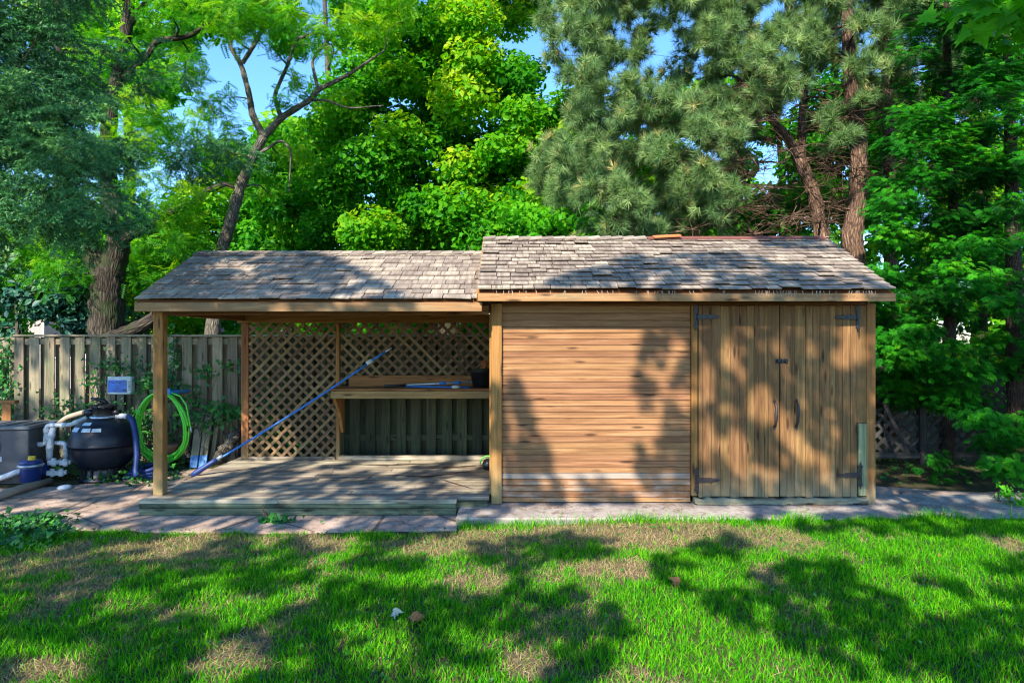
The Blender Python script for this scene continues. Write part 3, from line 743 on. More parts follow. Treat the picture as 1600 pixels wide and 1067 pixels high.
# weathered lattice fence behind the shed's right side
lf = thing('lattice_fence', (5.2, 9.0, 0), 'dark old lattice fence in the shade right of the shed', 'fence')
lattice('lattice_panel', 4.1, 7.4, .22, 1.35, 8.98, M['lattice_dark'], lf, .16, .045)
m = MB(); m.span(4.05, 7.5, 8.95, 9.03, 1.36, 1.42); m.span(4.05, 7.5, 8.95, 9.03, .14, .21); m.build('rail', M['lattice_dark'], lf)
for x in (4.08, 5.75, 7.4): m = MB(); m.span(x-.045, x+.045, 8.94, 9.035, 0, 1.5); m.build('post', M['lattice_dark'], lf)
m = MB(); m.beam((5.05, 8.7, .95), (5.25, 8.45, .28), .04, .03); tag(m.build('loose_stick', M['lattice_dark'], None), 'grey stick leaning against the dark lattice fence', 'stick')

# low wood rail at far left
lr = thing('low_gate', (-6.9, 8.55, 0), 'short yellowish wooden gate section at the left edge before the fence', 'gate')
m = MB(); m.span(-7.9, -6.62, 8.52, 8.60, .94, .985); m.span(-7.9, -6.62, 8.53, 8.57, .30, .38); m.build('rail', M['post'], lr, bevel=.004)
m = MB()
for x in (-7.75, -7.55, -7.35, -7.15, -6.95, -6.72): m.span(x-.06, x+.06, 8.50, 8.52, .1, .94)
m.build('pickets', M['post'], lr, bevel=.003)

# ------------------------------------------------------------------ pool equipment
ft = thing('filter_tank', (-5.2, 8.15, .02), 'round black pool filter tank with top valve on a flared base', 'filter tank')
cx, cy = (162-800)*8.15/F, 8.15; cz = .475
prof = []
for a in np.linspace(-80, 82, 30):
    a = R(a); r = .385*math.cos(a)**.72; z = cz + .345*math.sin(a); prof.append((r, z))
i_mid = 15; prof.insert(15, (.389, cz-.012)); prof.insert(16, (.394, cz)); prof.insert(17, (.389, cz+.012))
m = MB(); m.lathe(prof, (cx, cy, 0), 48); m.build('tank_body', M['tank'], ft)
m = MB(); m.lathe([(.27,.02),(.27,.05),(.235,.07),(.22,.20),(.24,.24)], (cx, cy, 0), 40)
for i in range(16):
    a = i*math.pi/8; m.box((cx+.243*math.cos(a), cy+.243*math.sin(a), .11), (.02,.02,.15), rot=[[math.cos(a),-math.sin(a),0],[math.sin(a),math.cos(a),0],[0,0,1]])
m.build('tank_base', M['blackpl'], ft)
m = MB(); m.lathe([(.145,.795),(.152,.80),(.152,.822),(.14,.83)], (cx, cy, 0), 32); m.build('clamp_band', M['steel'], ft)
m = MB(); m.lathe([(.13,.80),(.125,.84),(.12,.93),(.145,.935),(.15,.955),(.135,.965),(.09,.975),(.05,.985)], (cx, cy, 0), 32)
for i in range(12):
    a = i*math.pi/6; m.box((cx+.14*math.cos(a), cy+.14*math.sin(a), .95), (.03,.03,.035), rot=[[math.cos(a),-math.sin(a),0],[math.sin(a),math.cos(a),0],[0,0,1]])
m.tube([(cx-.12, cy, .87), (cx-.22, cy-.02, .865)], .042, 12); m.tube([(cx+.12, cy, .87), (cx+.20, cy, .865)], .042, 12)
vl = m.build('valve', M['blackpl'], ft)
m = MB(); m.tube([(cx+.03, cy, .975), (cx+.0, cy, 1.02), (cx-.06, cy-.03, 1.035), (cx-.13, cy-.05, 1.05)], [.035,.028,.022,.014], 10); m.build('valve_handle', M['blackpl'], vl)
def tanklabel(a0, a1, e0, e1):
    m = MB(); V = []; na, ne = 8, 4
    for i in range(na):
        for j in range(ne):
            a = R(a0+(a1-a0)*i/(na-1)); e = R(e0+(e1-e0)*j/(ne-1)); r = .387*math.cos(e)**.72+.004
            V.append((cx+r*math.cos(a), cy+r*math.sin(a), cz+.349*math.sin(e)+.002))
    L = []; 
    for i in range(na-1):
        for j in range(ne-1): L += [i*ne+j, (i+1)*ne+j, (i+1)*ne+j+1, i*ne+j+1]
    m.raw(V, L, [4]*((na-1)*(ne-1)), .5, smooth=True); m.build('sticker', M['sticker'], ft)
tanklabel(-108, -86, 48, 57); tanklabel(-130, -109, 32, 42); tanklabel(-100, -82, 32, 41); tanklabel(-79, -62, 32, 40)

pp = thing('plumbing_pipes', (-5.8, 8.1, .1), 'white plastic pipes running from the heater to the filter valve', 'pipes')
def pipe(pts, r=.027, mat='pvc', par=pp, name='pipe', joints=True, n=12):
    m = MB(); Q = [np.array(pts[0], float)]
    for i in range(1, len(pts)-1):
        a, b, c = (np.array(pts[k], float) for k in (i-1, i, i+1)); d1 = (a-b)/np.linalg.norm(a-b); d2 = (c-b)/np.linalg.norm(c-b); k = min(.06, np.linalg.norm(a-b)*.4, np.linalg.norm(c-b)*.4)
        for t in np.linspace(0, 1, 6): Q.append((1-t)**2*(b+d1*k) + 2*t*(1-t)*b + t*t*(b+d2*k))
    Q.append(np.array(pts[-1], float)); m.tube(Q, r, n)
    if joints:
        for i in range(1, len(pts)-1):
            b = np.array(pts[i], float)
            for q in (pts[i-1], pts[i+1]):
                d = np.array(q, float)-b; d /= np.linalg.norm(d); m.tube([b+d*.045, b+d*.105], r*1.16, n)
    return m.build(name, M[mat], par)
Yp = 8.0
pipe([P(136,652,8.12), P(110,664,8.05), P(72,664,Yp), P(72,694,Yp), P(48,694,Yp)])
pipe([P(85,660,8.05), P(78,690,8.0), P(77,718,Yp)], .036)
pipe([P(58,692,8.1), P(103,692,8.05), P(103,718,8.05)])
pipe([P(150,640,8.2), P(128,645,8.25), P(105,652,8.3), P(92,662,8.3)], .034, 'tanpipe', joints=False)
pipe([P(182,650,8.15), P(198,650,8.15)], .034)
pipe([P(50,694,Yp), P(42,694,Yp)], .055, 'sticker', joints=False)
pipe([P(-40,762,7.7), P(38,733,7.7)], .033, joints=False)
m = MB()
for k, (u, v) in enumerate(((84,722),(102,722),(82,738),(95,738))):
    q = P(u, v, 7.95); m.box(q, (.10,.08,.055)); m.tube([q-[0,0,.05], q+[0,0,.05]], .026, 10); m.tube([q-[.07,0,0], q+[.07,0,0]], .022, 10)
m.build('diverter_valve', M['pvc'], pp)
m = MB(); q = P(101,762,7.6); m.lathe([(.07,.0),(.078,.02),(.06,.04),(.02,.046)], (q[0], q[1], .022), 20); tag(m.build('skimmer_cap', M['sticker']), 'small round pale blue cap lying on the path edge', 'cap')
m = MB(); q = onz(-20, 782, .06); e = onz(78, 752, .05); m.tube([q, (q+e)/2+[0,0,.02], e], .045, 10); tag(m.build('old_pipe', M['tanpipe']), 'grey beige pipe lying on the ground at the left edge', 'pipe')

hb = thing('pool_heater', (-6.5, 8.0, 0), 'low dark grey pool heater cabinet cut by the left edge', 'heater')
m = MB(); a = .10; Rz = [[math.cos(a),-math.sin(a),0],[math.sin(a),math.cos(a),0],[0,0,1]]
hc = np.array([-6.68, 8.05, .36]); m.box(hc, (1.5, .62, .66), rot=Rz, rnd=.5)
m.build('cabinet', M['grey'], hb, bevel=.01)
m = MB(); m.box(hc+[0,0,.355], (1.54, .66, .04), rot=Rz)
for k in range(7): m.box(hc+np.array(Rz)@np.array([-.6+k*.2, 0, .38]), (.12,.5,.012), rot=Rz)
m.build('lid', M['greytop'], hb, bevel=.006)
for k in range(5): m = MB(); m.box(hc+np.array(Rz)@np.array([.22+k*.05, -.312, .13]), (.014,.008,.12), rot=Rz); m.build('vent_slot', M['blackpl'], hb)
for k in range(4): m = MB(); m.box(hc+np.array(Rz)@np.array([.22+k*.05, -.312, -.17]), (.014,.008,.10), rot=Rz); m.build('vent_slot', M['blackpl'], hb)
m = MB(); m.box(hc+np.array(Rz)@np.array([.38, -.313, -.02]), (.13,.006,.06), rot=Rz); m.build('sticker', M['sticker'], hb)
q = hc+np.array(Rz)@np.array([.32, -.33, .05]); m = MB(); m.tube([q, q+[.02,-.05,-.02], q+[.0,-.05,-.15], q+[-.1,-.06,-.3], q+[-.2,-.04,-.36]], .009, 6); m.build('cable', M['blackpl'], hb)

pu = thing('pump_strainer', (-5.8, 7.75, .05), 'dark blue pump strainer pot with a yellow knob', 'pump')
px, py = (48-800)*7.75/F, 7.75
m = MB(); m.lathe([(.095,.08),(.105,.09),(.11,.24),(.12,.25)], (px, py, 0), 28); m.tube([(px+.02,py+.1,.2),(px-.15,py+.25,.2)], .10, 14); m.tube([(px-.1,py,.2),(px-.2,py-.02,.19)], .04, 12); m.build('strainer_pot', M['bluedark'], pu)
m = MB(); m.lathe([(.125,.26),(.135,.265),(.135,.285),(.125,.29)], (px, py, 0), 28); m.build('clamp_ring', M['steel'], pu)
m = MB(); m.lathe([(.115,.29),(.115,.325),(.09,.34),(.03,.342)], (px, py, 0), 28); m.build('strainer_lid', M['bluedark'], pu)
m = MB(); m.lathe([(.040,.34),(.045,.35),(.035,.375),(.02,.377)], (px+.03, py-.02, 0), 16); m.box((px+.03,py-.02,.38),(.08,.022,.018)); m.build('knob', M['yellow'], pu)

# blue backwash hose from the valve
m = MB(); pts = [P(200,650,8.15), P(207,656,8.12), P(212,680,8.05), P(214,710,8.0), P(212,735,7.95), P(214,744,7.9)]
m.tube(pts, [.03,.038,.036,.036,.036,.036], 10)
tag(m.build('backwash_hose', M['bluemid']), 'flat blue hose dropping from the right of the filter valve', 'hose')
g = np.random.default_rng(12); m = MB()
for k in range(4):
    c0 = np.array([-4.74+.03*k, 8.25, .05+.035*k]); t = np.linspace(0, 2*np.pi*.93, 26)+k; m.tube(np.stack([c0[0]+(.24-.02*k)*np.cos(t), c0[1]+.19*np.sin(t), c0[2]+.02*np.sin(3*t+k)], 1), .026, 7)
tag(m.build('coiled_hose', M['bluemid']), 'dark blue hose lying coiled on the ground behind the front post', 'hose')

# control box on fence
cb = thing('control_box', (-5.6, 9.2, 1.1), 'white wall box with a blue front hung on the fence above the filter', 'control box')
c0 = P(189.5, 602, 9.2)
m = MB(); m.box(c0, (.345,.10,.255)); m.build('casing', M['boxwhite'], cb, bevel=.012)
m = MB(); m.box(c0+[-.025,-.053,-.008], (.265,.006,.175)); m.build('front_panel', M['boxblue'], cb)
m = MB(); m.box(c0+[.078,-.058,-.065], (.045,.006,.04)); m.build('switch', M['bluedark'], cb)
for k in range(4): m = MB(); m.box(c0+[-.12+.045*k,-.058,.05-.012*(k%2)], (.03,.005,.01+.004*k)); m.build('button', M['bluedark'], cb)
for k in range(5): m = MB(); m.box(c0+[.145,-.052,-.06+.028*k], (.035,.004,.006)); m.build('vent_slot', M['grey'], cb)
m = MB(); m.box(c0+[.0,.01,-.26], (.10,.06,.28)); m.tube([c0+[.02,0,-.35], c0+[.02,-.02,-.6], c0+[.1,-.05,-.9]], .012, 6); m.build('conduit', M['blackpl'], cb)

# garden hose coil
gh = thing('garden_hose', (-4.75, 8.95, 1.0), 'bright green garden hose hanging in a long oval coil on the fence', 'garden hose')
m = MB(); g = np.random.default_rng(5); N_ = 620; turns = 8
t = np.linspace(0, 1, N_)*turns*2*np.pi
w1 = np.interp(np.linspace(0, 1, turns*2+1), np.linspace(0, 1, turns*2+1), g.uniform(.30, .385, turns*2+1))
W = np.interp(np.linspace(0, 1, N_), np.linspace(0, 1, turns*2+1), g.uniform(.30, .375, turns*2+1)); H = np.interp(np.linspace(0, 1, N_), np.linspace(0, 1, turns*2+1), g.uniform(.42, .50, turns*2+1))
th = t
ty = 1.07; X = -4.80 + W*np.sin(th)*(1-.12*np.cos(th)) ; Z = ty - H + H*np.cos(th); Yy = 8.78 + .05*np.sin(th*.37) - .03*np.cos(th)
m.tube(np.stack([X, Yy, Z], 1), .0135, 8)
q = np.array([X[-1], Yy[-1], Z[-1]])
m.tube([(-4.70,8.76,1.08),(-4.54,8.76,1.02),(-4.46,8.76,.9),(-4.42,8.76,.70),(-4.40,8.76,.60)], .0105, 7)
for k in range(2):
    zz = .78+k*.03; m.tube([(-5.16,8.74,zz-.02),(-5.12,8.72,zz+.03),(-5.06,8.71,zz-.01),(-5.03,8.74,zz+.02)], .0105, 6)
hs_ = m.build('hose', M['greenhose'], gh)
m = MB(); m.tube([(-4.40,8.76,.60),(-4.39,8.76,.53)], .014, 8); m.build('nozzle', M['steel'], gh)
m = MB(); m.span(-4.90, -4.66, 8.74, 9.27, 1.035, 1.075); m.span(-4.90, -4.66, 8.725, 8.739, 1.035, 1.13); m.build('hanger', M['bluepaint'], gh, bevel=.006)
m = MB(); m.lathe([(.06,.02),(.10,.26),(.115,.27),(.115,.30),(.10,.30)], (-4.88, 9.12, 0), 20); tag(m.build('flower_pot', M['clay']), 'terracotta pot standing behind the hanging green hose', 'flower pot')

# leaning planks and driftwood
for i, (u0, u1) in enumerate(((300, 312), (314, 326))):
    b0 = onz(u0+2, 731, .03); tp = P(u1+1, 645, 9.2); o = thing('leaning_plank', b0, ('left' if i == 0 else 'right')+' one of two grey planks with blue painted feet leaning on the fence', 'plank', 'planks with blue feet')
    b1 = b0; d = (tp-b1); k = .22
    m = MB(); m.beam(b1+d*k, tp, .105, .025, up=(0,-1,.2)); m.build('board', M['plank'], o, bevel=.003)
    m = MB(); m.beam(b1, b1+d*k, .106, .026, up=(0,-1,.2)); m.build('painted_end', M['bluepaint'], o, bevel=.003)
m = MB(); m.beam(onz(330,726,.03), P(341,650,9.22), .06, .03, up=(0,-1,.2)); tag(m.build('batten', M['plank'], None, bevel=.003), 'thin grey batten leaning beside the blue footed planks', 'batten')
def log(pts, r, label):
    m = MB(); pts = np.array(pts, float); s = np.linspace(0, len(pts)-1, 16); Q = np.stack([np.interp(s, np.arange(len(pts)), pts[:, i]) for i in range(3)], 1); Q[1:-1] += rng.normal(size=(14, 3))*.012
    m.tube(Q, np.interp(s, np.arange(len(pts)), r), 12, lump=.2); o = m.build('driftwood_log', M['bark_grey']); tag(o, label, 'log', 'logs leaning on the fence')
log([onz(280,730,.04)+[0,.3,0], P(292,690,9.1), P(303,648,9.2)], [.05,.07,.04], 'brown rough log leaning left of the blue footed planks')
log([P(338,722,8.5), P(352,700,8.8), P(372,672,9.15)], [.06,.08,.06], 'dark driftwood log leaning just right of the planks')
log([P(352,712,8.7), P(364,690,8.9), P(378,664,9.2)], [.04,.06,.03], 'greyish brown driftwood branch beside the back porch post')

# long blue pole
lp = thing('telescopic_pole', (-3.8, 7.6, .18), 'long blue telescopic pool pole leaning from the deck edge up to the lattice', 'pole')
A = P(299, 743, 7.58); B = P(612, 543.5, 8.28); D = B-A
m = MB(); m.tube([A, A+D*.02, A+D*.10, A+D*.125], [.022,.034,.030,.02], 12); m.build('grip', M['bluemid'], lp)
m = MB(); m.tube([A+D*t_-np.array([0,0,.03])*math.sin(math.pi*t_) for t_ in np.linspace(.0, .87, 14)], .0135, 12); m.build('outer_tube', M['bluepole'], lp)
m = MB(); m.tube([A+D*.12, A+D*.145], .023, 12); m.build('collar', M['steel'], lp)
m = MB(); m.tube([A+D*.865, A+D*.895], .027, 12); m.build('collar', M['boxwhite'], lp)
m = MB(); m.tube([A+D*.89, A+D*.965], .014, 12); m.build('inner_tube', M['bluepole'], lp)
m = MB(); m.tube([A+D*.965, A+D*.985, A+D], [.012,.009,.011], 10); m.build('tip', M['steel'], lp)

# tools on counter
tl = thing('pole_pruner', (-1.2, 8.35, zt), 'silver and black pole tool with blue grips lying on the counter', 'pole tool')
a = P(600, 604.0, 8.33); a[2] = zt+.022; b = a+[.28,.02,.012]; c = a+[1.15,.06,.05]
m = MB(); m.tube([a, b], .018, 10); m.build('handle', M['blackpl'], tl)
m = MB(); m.tube([b, c], .012, 10); m.build('shaft', M['steel'], tl)
for k in (.50, .72): m = MB(); q = b+(c-b)*k; m.tube([q, q+[.09,.003,.005]], .019, 10); m.build('clamp', M['bluepole'], tl)
m = MB(); m.prism([(0,-.02),(.09,-.035),(.12,0),(.07,.03),(.0,.012)], 0, .012, T=lambda p: c+[0,-.02,0]+p); m.build('blade', M['iron'], tl)
t2_ = thing('pool_brush', (-.95, 8.25, zt), 'second thin blue pole with a white float end on the counter', 'brush')
a2 = np.array([-1.42, 8.42, zt+.012]); c2 = np.array([-.55, 8.24, zt+.012])
m = MB(); m.tube([a2, c2], .011, 10); m.build('shaft', M['bluepole'], t2_)
m = MB(); m.lathe([(.0,.0),(.05,.004),(.062,.02),(.04,.035),(.0,.04)], (-.72, 8.22, zt+.001), 20); m.build('float', M['boxwhite'], t2_)
pt = thing('planter', (-.40, 8.4, zt), 'black tapered planter pot with dry soil at the right end of the counter', 'planter')
m = MB(); m.lathe([(.115,.0),(.15,.20),(.158,.205),(.158,.225),(.145,.225),(.14,.20)], (-.40, 8.42, zt+.001), 28); m.build('pot', M['blackpl'], pt)
m = MB(); m.lathe([(.14,.0),(.10,.05),(.03,.09)], (-.40, 8.42, zt+.19), 16, smooth=True); m.build('soil', M['soil'], pt)
m = MB(); q = np.array([-.33, 8.42, zt+.26])
for k in range(26):
    d = sph(1, g)[0]; d[2] = abs(d[2]); m.scatter(T_maple, (q+d*.09)[None], rots(sph(1)), np.array([.09]), np.array([.5]))
m.build('dead_leaves', M['deadleaf'], pt)
m = MB(); q = np.array([-.30, 7.98, .178]); 
m.lathe([(.06,0),(.075,.06),(.05,.12),(.02,.13)], q, 16); 
tr = thing('garden_tool', q, 'small dark tool with a bright green handle on the deck by the shed post', 'tool'); m.build('tool_body', M['blackpl'], tr)
m = MB(); t_ = np.linspace(0, math.pi, 10); m.tube(np.stack([q[0]-.005-.09*np.cos(t_), q[1]-.03+0*t_, q[2]+.07+.10*np.sin(t_)], 1), .010, 8); m.build('handle', M['greenhose'], tr)

# ------------------------------------------------------------------ houses far behind
def house(x0, x1, y, zt_, zr, label, wallc, roofc, wins):
    h = thing('house', ((x0+x1)/2, y, 0), label, 'house')
    m = MB(); m.span(x0, x1, y, y+7, 0, zt_); m.build('wall', wallc, h)
    m = MB(); V = [(x0-.4,y-.4,zt_-.1),(x1+.4,y-.4,zt_-.1),(x1+.4,y+7.4,zt_-.1),(x0-.4,y+7.4,zt_-.1),(x0+1.5,y+3.5,zr),(x1-1.5,y+3.5,zr)]
    m.raw(V, [0,1,5,4, 1,2,5, 2,3,4,5, 3,0,4, 3,2,1,0], [4,3,4,3,4], .5); m.build('roof', roofc, h)
    for (xa, xb, za, zb) in wins:
        m = MB(); m.span(xa-.08, xb+.08, y-.05, y-.01, za-.08, zb+.08); wn_ = m.build('window', M['boxwhite'], h)
        m = MB(); m.span(xa, xb, y-.07, y-.055, za, zb); m.build('pane', M['blackpl'], wn_)
    return h
N = NT('brick wall'); tc = N.new('ShaderNodeNewGeometry').outputs['Position']; mp_ = N.new('ShaderNodeMapping'); mp_.inputs['Rotation'].default_value = (R(90), 0, 0); N.lk(tc, mp_.inputs[0])
bt = N.new('ShaderNodeTexBrick'); N.lk(mp_.outputs[0], bt.inputs[0]); bt.inputs['Scale'].default_value = 3; bt.inputs['Color1'].default_value = (.38,.13,.09,1); bt.inputs['Color2'].default_value = (.50,.22,.16,1); bt.inputs['Mortar'].default_value = (.5,.45,.4,1)
N.setc(bt.outputs[0], .8); M['brick'] = N.m
M['render'] = plain('pale house wall', (.36,.29,.26), .8); M['tiles'] = plain('brown roof', (.20,.13,.12), .8, .2, 0, .4, 3)
house(-23, -12.5, 24, 4.4, 6.6, 'pale house with windows behind the trees at the far left', M['render'], M['tiles'], [(-21,-19.4,1.2,2.6),(-17.5,-16,1.2,2.6),(-15,-13.8,3.0,4.0),(-20.5,-19.2,3.0,4.0)])
house(-11, -2.5, 26, 2.6, 4.2, 'low red brick house glimpsed above the fence behind the front post', M['brick'], M['tiles'], [(-9.5,-8.2,1.2,2.2),(-6.5,-5,1.2,2.2)])
VN = {}
def vnoise(x, y, s, seed):
    if seed not in VN: VN[seed] = np.random.default_rng(seed).random((64, 64))
    G = VN[seed]; X = x*s+31; Y = y*s+17; i = np.floor(X).astype(int); j = np.floor(Y).astype(int); fx = X-i; fy = Y-j
    fx = fx*fx*(3-2*fx); fy = fy*fy*(3-2*fy); g_ = lambda a, b: G[a % 64, b % 64]
    return (g_(i, j)*(1-fx)+g_(i+1, j)*fx)*(1-fy)+(g_(i, j+1)*(1-fx)+g_(i+1, j+1)*fx)*fy
# ------------------------------------------------------------------ trees
def px(pts, Y):
    return [P(u, v, y) for (u, v, y) in [(p[0], p[1], p[2] if len(p) > 2 else Y) for p in pts]]
def tree(name, base, label, cat, group=None): return thing(name, (base[0], base[1], 0), label, cat, group)

def make_tree(name, label, stems, cl, leaf, matl, barkm, seed, nleaf, size, tm=None, group='trees beyond the fence', upn=.6, vr=.25, bias=0, rmax=.05, wig=.12, cat='tree', yellow=None):
    base = stems[0][0][0]; t = tree(name, base, label, cat, group)
    mb = MB(); skeleton(mb, stems, cl, seed, rmax=rmax, wig=wig); mb.build('trunk', M[barkm], t)
    g = np.random.default_rng(seed+50); mb = MB()
    for c, r in cl:
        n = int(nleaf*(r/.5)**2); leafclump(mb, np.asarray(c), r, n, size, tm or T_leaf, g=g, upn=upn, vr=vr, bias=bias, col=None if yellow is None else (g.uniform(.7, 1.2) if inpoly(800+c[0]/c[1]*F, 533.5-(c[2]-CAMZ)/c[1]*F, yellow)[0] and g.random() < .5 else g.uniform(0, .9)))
    mb.build('crown', M[matl], t); return t

# the big maple in the middle
poly = [(500,230),(520,150),(560,90),(585,30),(600,-330),(820,-330),(850,-60),(862,20),(845,90),(835,130),(905,150),(925,215),(890,280),(870,330),(840,400),(480,400),(500,330)]
cl = clumps(poly, 12.6, 16.0, 185, .45, .80, 21, gap=.72)
make_tree('maple_tree', 'tall dense green tree with yellow green clusters rising behind the middle of the shed roof',
    [(px([(700,660),(702,400),(705,250),(700,120),(705,-60),(710,-220)], 14.3), [.24,.20,.16,.12,.08,.03])], cl, None, 'maple', 'bark_locust', 21, 560, .115, T_leaf, vr=.4, bias=.02, yellow=[(560,-60),(640,60),(660,-120),(800,-100),(850,0),(840,80),(760,95),(760,165),(840,120),(900,150),(915,210),(880,270),(780,290),(700,270),(760,180),(640,110),(560,90)])

# yellow green lobes: clusters of paler leaves
poly = [(560,20),(640,60),(660,-120),(800,-100),(850,0),(840,80),(760,95),(760,165),(840,120),(900,150),(915,210),(880,270),(780,290),(700,270),(760,180),(640,90),(560,70)]

# locust with forked trunk
Yl = 10.7
st = [ (px([(168,702),(166,600),(166,520),(168,460),(172,420)], Yl), [.34,.28,.265,.26,.22]),
       (px([(168,440),(150,405),(131,380),(114,345),(98,290),(92,220),(95,120),(92,20),(88,-120)], Yl), [.20,.18,.16,.15,.13,.11,.09,.07,.03]),
       (px([(172,430),(182,397),(187,368),(178,319),(166,262),(173,161),(187,112),(199,37),(203,0),(206,-90)], Yl), [.21,.19,.165,.15,.13,.115,.105,.09,.08,.04]),
       (px([(200,40),(215,20),(238,-5),(260,-60)], Yl), [.07,.06,.05,.03]),
       (px([(185,135),(199,116),(229,90),(244,64),(296,58),(337,28),(362,22),(400,-20)], Yl-.2), [.06,.05,.045,.045,.04,.03,.025,.015]),
       (px([(187,378),(199,371),(240,349),(262,332),(296,322),(319,300),(352,287),(366,294)], Yl-.3), [.09,.075,.06,.055,.05,.045,.04,.02]),
       (px([(168,535),(200,520),(235,502),(262,478),(300,462)], Yl-.2), [.16,.12,.105,.10,.08]) ]
poly = [(100,-120),(230,-120),(390,-120),(400,20),(300,60),(330,110),(270,150),(290,280),(320,320),(300,400),(240,395),(190,330),(150,300),(120,200),(130,60)]
cl = clumps(poly, 9.6, 12.2, 135, .14, .42, 31, gap=.85) + clumps([(0,330),(120,300),(140,420),(60,470),(0,460)], 10, 12, 14, .25, .5, 33) + clumps([(200,370),(330,380),(300,440),(215,470),(190,450)], 11, 12.5, 14, .25, .45, 34)
make_tree('locust_tree', 'old tree with a thick dark forked trunk against the fence', st, cl, None, 'locust', 'bark_locust', 31, 150, .17, T_comp, rmax=.04, wig=.18)
# slender locust
Y2 = 11.6
st = [ (px([(322,686),(332,520),(343,400),(360,349),(375,292),(394,247),(412,214)], Y2), [.16,.135,.11,.10,.095,.085,.075]),
       (px([(412,214),(439,184),(484,157),(497,140),(540,120),(600,80)], Y2), [.07,.06,.05,.045,.035,.015]),
       (px([(412,214),(394,180),(390,150),(377,101),(360,75),(360,49),(371,19),(371,-80)], Y2), [.065,.06,.05,.045,.035,.03,.03,.015]),
       (px([(379,99),(397,71),(416,34),(416,0),(430,-90)], Y2), [.04,.038,.034,.03,.015]),
       (px([(439,184),(428,150),(450,101),(461,64),(487,52),(540,58)], Y2), [.045,.035,.03,.03,.025,.012]),
       (px([(497,140),(487,97),(499,79),(514,64),(540,30)], Y2), [.035,.025,.022,.02,.01]),
       (px([(394,247),(440,218),(455,235),(452,300)], Y2), [.03,.022,.018,.01]),
       (px([(484,157),(510,157),(545,170),(600,165)], Y2), [.025,.02,.015,.008]) ]
cl = clumps([(330,-120),(650,-120),(640,60),(560,70),(530,110),(470,80),(430,120),(400,60),(350,60)], 10.4, 12.8, 92, .14, .38, 41, gap=.85) + clumps([(300,120),(370,130),(380,230),(330,290),(290,240)], 10.8, 12.4, 12, .25, .4, 42) + clumps([(440,130),(480,110),(470,150),(430,170)], 11.2, 12, 3, .2, .35, 43) + clumps([(410,235),(500,230),(490,290),(420,320)], 12.2, 13.4, 7, .25, .4, 44)
make_tree('locust_tree', 'slender leaning tree with twisting grey trunk behind the left end of the roof', st, cl, None, 'locust', 'bark_grey', 41, 135, .17, T_comp, rmax=.025, wig=.2)

# bright sapling just behind the right roof
cl = clumps([(690,395),(720,350),(770,340),(800,290),(830,330),(870,335),(900,290),(935,340),(930,400)], 9.7, 10.8, 34, .16, .30, 51, gap=.7)
make_tree('sapling', 'bright light green sapling with broad leaves poking above the ridge', [(px([(815,690),(812,500),(808,400)], 10.2), [.05,.04,.03]), (px([(812,520),(870,400),(895,340)], 10.2), [.03,.02,.01]), (px([(812,520),(750,400)], 10.2), [.03,.015])], cl, None, 'sapling', 'bark_grey', 51, 150, .115, T_maple, upn=.5, rmax=.012)

# trees farther back, left to right
spec = [ ((1040,1400,90,330), (16,19), 'maple', 81, 40, 'dark tree crown seen between the pine trunks above the right roof'),
         ((1390,1660,-40,360), (15,18), 'maple', 82, 40, 'dark tall tree behind the tops of the cedars'),
         ((60,330,-130,150), (15,19), 'backleaf', 79, 26, 'light high tree crown far behind the thick forked trunk'),
         ((300,460,240,400), (16,19), 'backleaf', 80, 16, 'small light green tree behind the leaning trunk'),
         ((-60,60,330,520),  (16,20), 'backleaf', 60, 26, 'leafy light green tree far back at the left edge, behind the forked trunk'),
         ((60,330,330,525),  (14,18), 'backleaf', 62, 30, 'loose light green tree behind the fork and the left roof end'),
         ((370,520,215,420), (15,20), 'backleaf', 64, 38, 'rounded light green tree between the slender trunk and the tall dense one'),
         ((420,600,-150,120),(18,24), 'backleaf', 66, 14, 'thin high tree crown far behind the slender leaning trunk'),
         ((860,1140,220,520),(15,19), 'maple', 68, 40, 'dark green tree low behind the pine and the closed shed'),
         ((1100,1420,265,560),(14,18), 'maple', 70, 46, 'dark leafy tree behind the pine trunks'),
         ((1400,1760,330,680),(13,17), 'maple', 72, 50, 'dark green tree behind the cedars at right'),
         ((-330,-60,-50,560),(13,18), 'backleaf', 74, 26, 'light green tree beyond the fence outside the left edge'),
         ((440,860,380,560),(17,20), 'maple', 76, 26, 'low green bushy tree seen through the top of the lattice') ]
for (u0, u1, v0, v1), (ya, yb), mt, sd_, nn, lab in spec:
    um = (u0+u1)/2; ym = (ya+yb)/2
    g = np.random.default_rng(sd_); poly = [(um+(u1-u0)*.56*math.cos(a)*g.uniform(.85,1.1), (v0+v1)/2+(v1-v0)*.56*math.sin(a)*g.uniform(.85,1.1)) for a in np.linspace(0, 2*np.pi, 14)[:-1]]
    cl = clumps(poly, ya, yb, nn, .5, .95, sd_, gap=.6)
    gb = (um, 533.5+CAMZ*F/ym)
    make_tree('leafy_tree', lab, [(px([gb, (um+8, (gb[1]+v0)/2), (um-6, v0+(v1-v0)*.3)], ym), [.17,.12,.05])], cl, None, mt, 'bark_grey', sd_, 330, .155, T_leaf, vr=.4, bias=.0 if mt == 'maple' else .08)

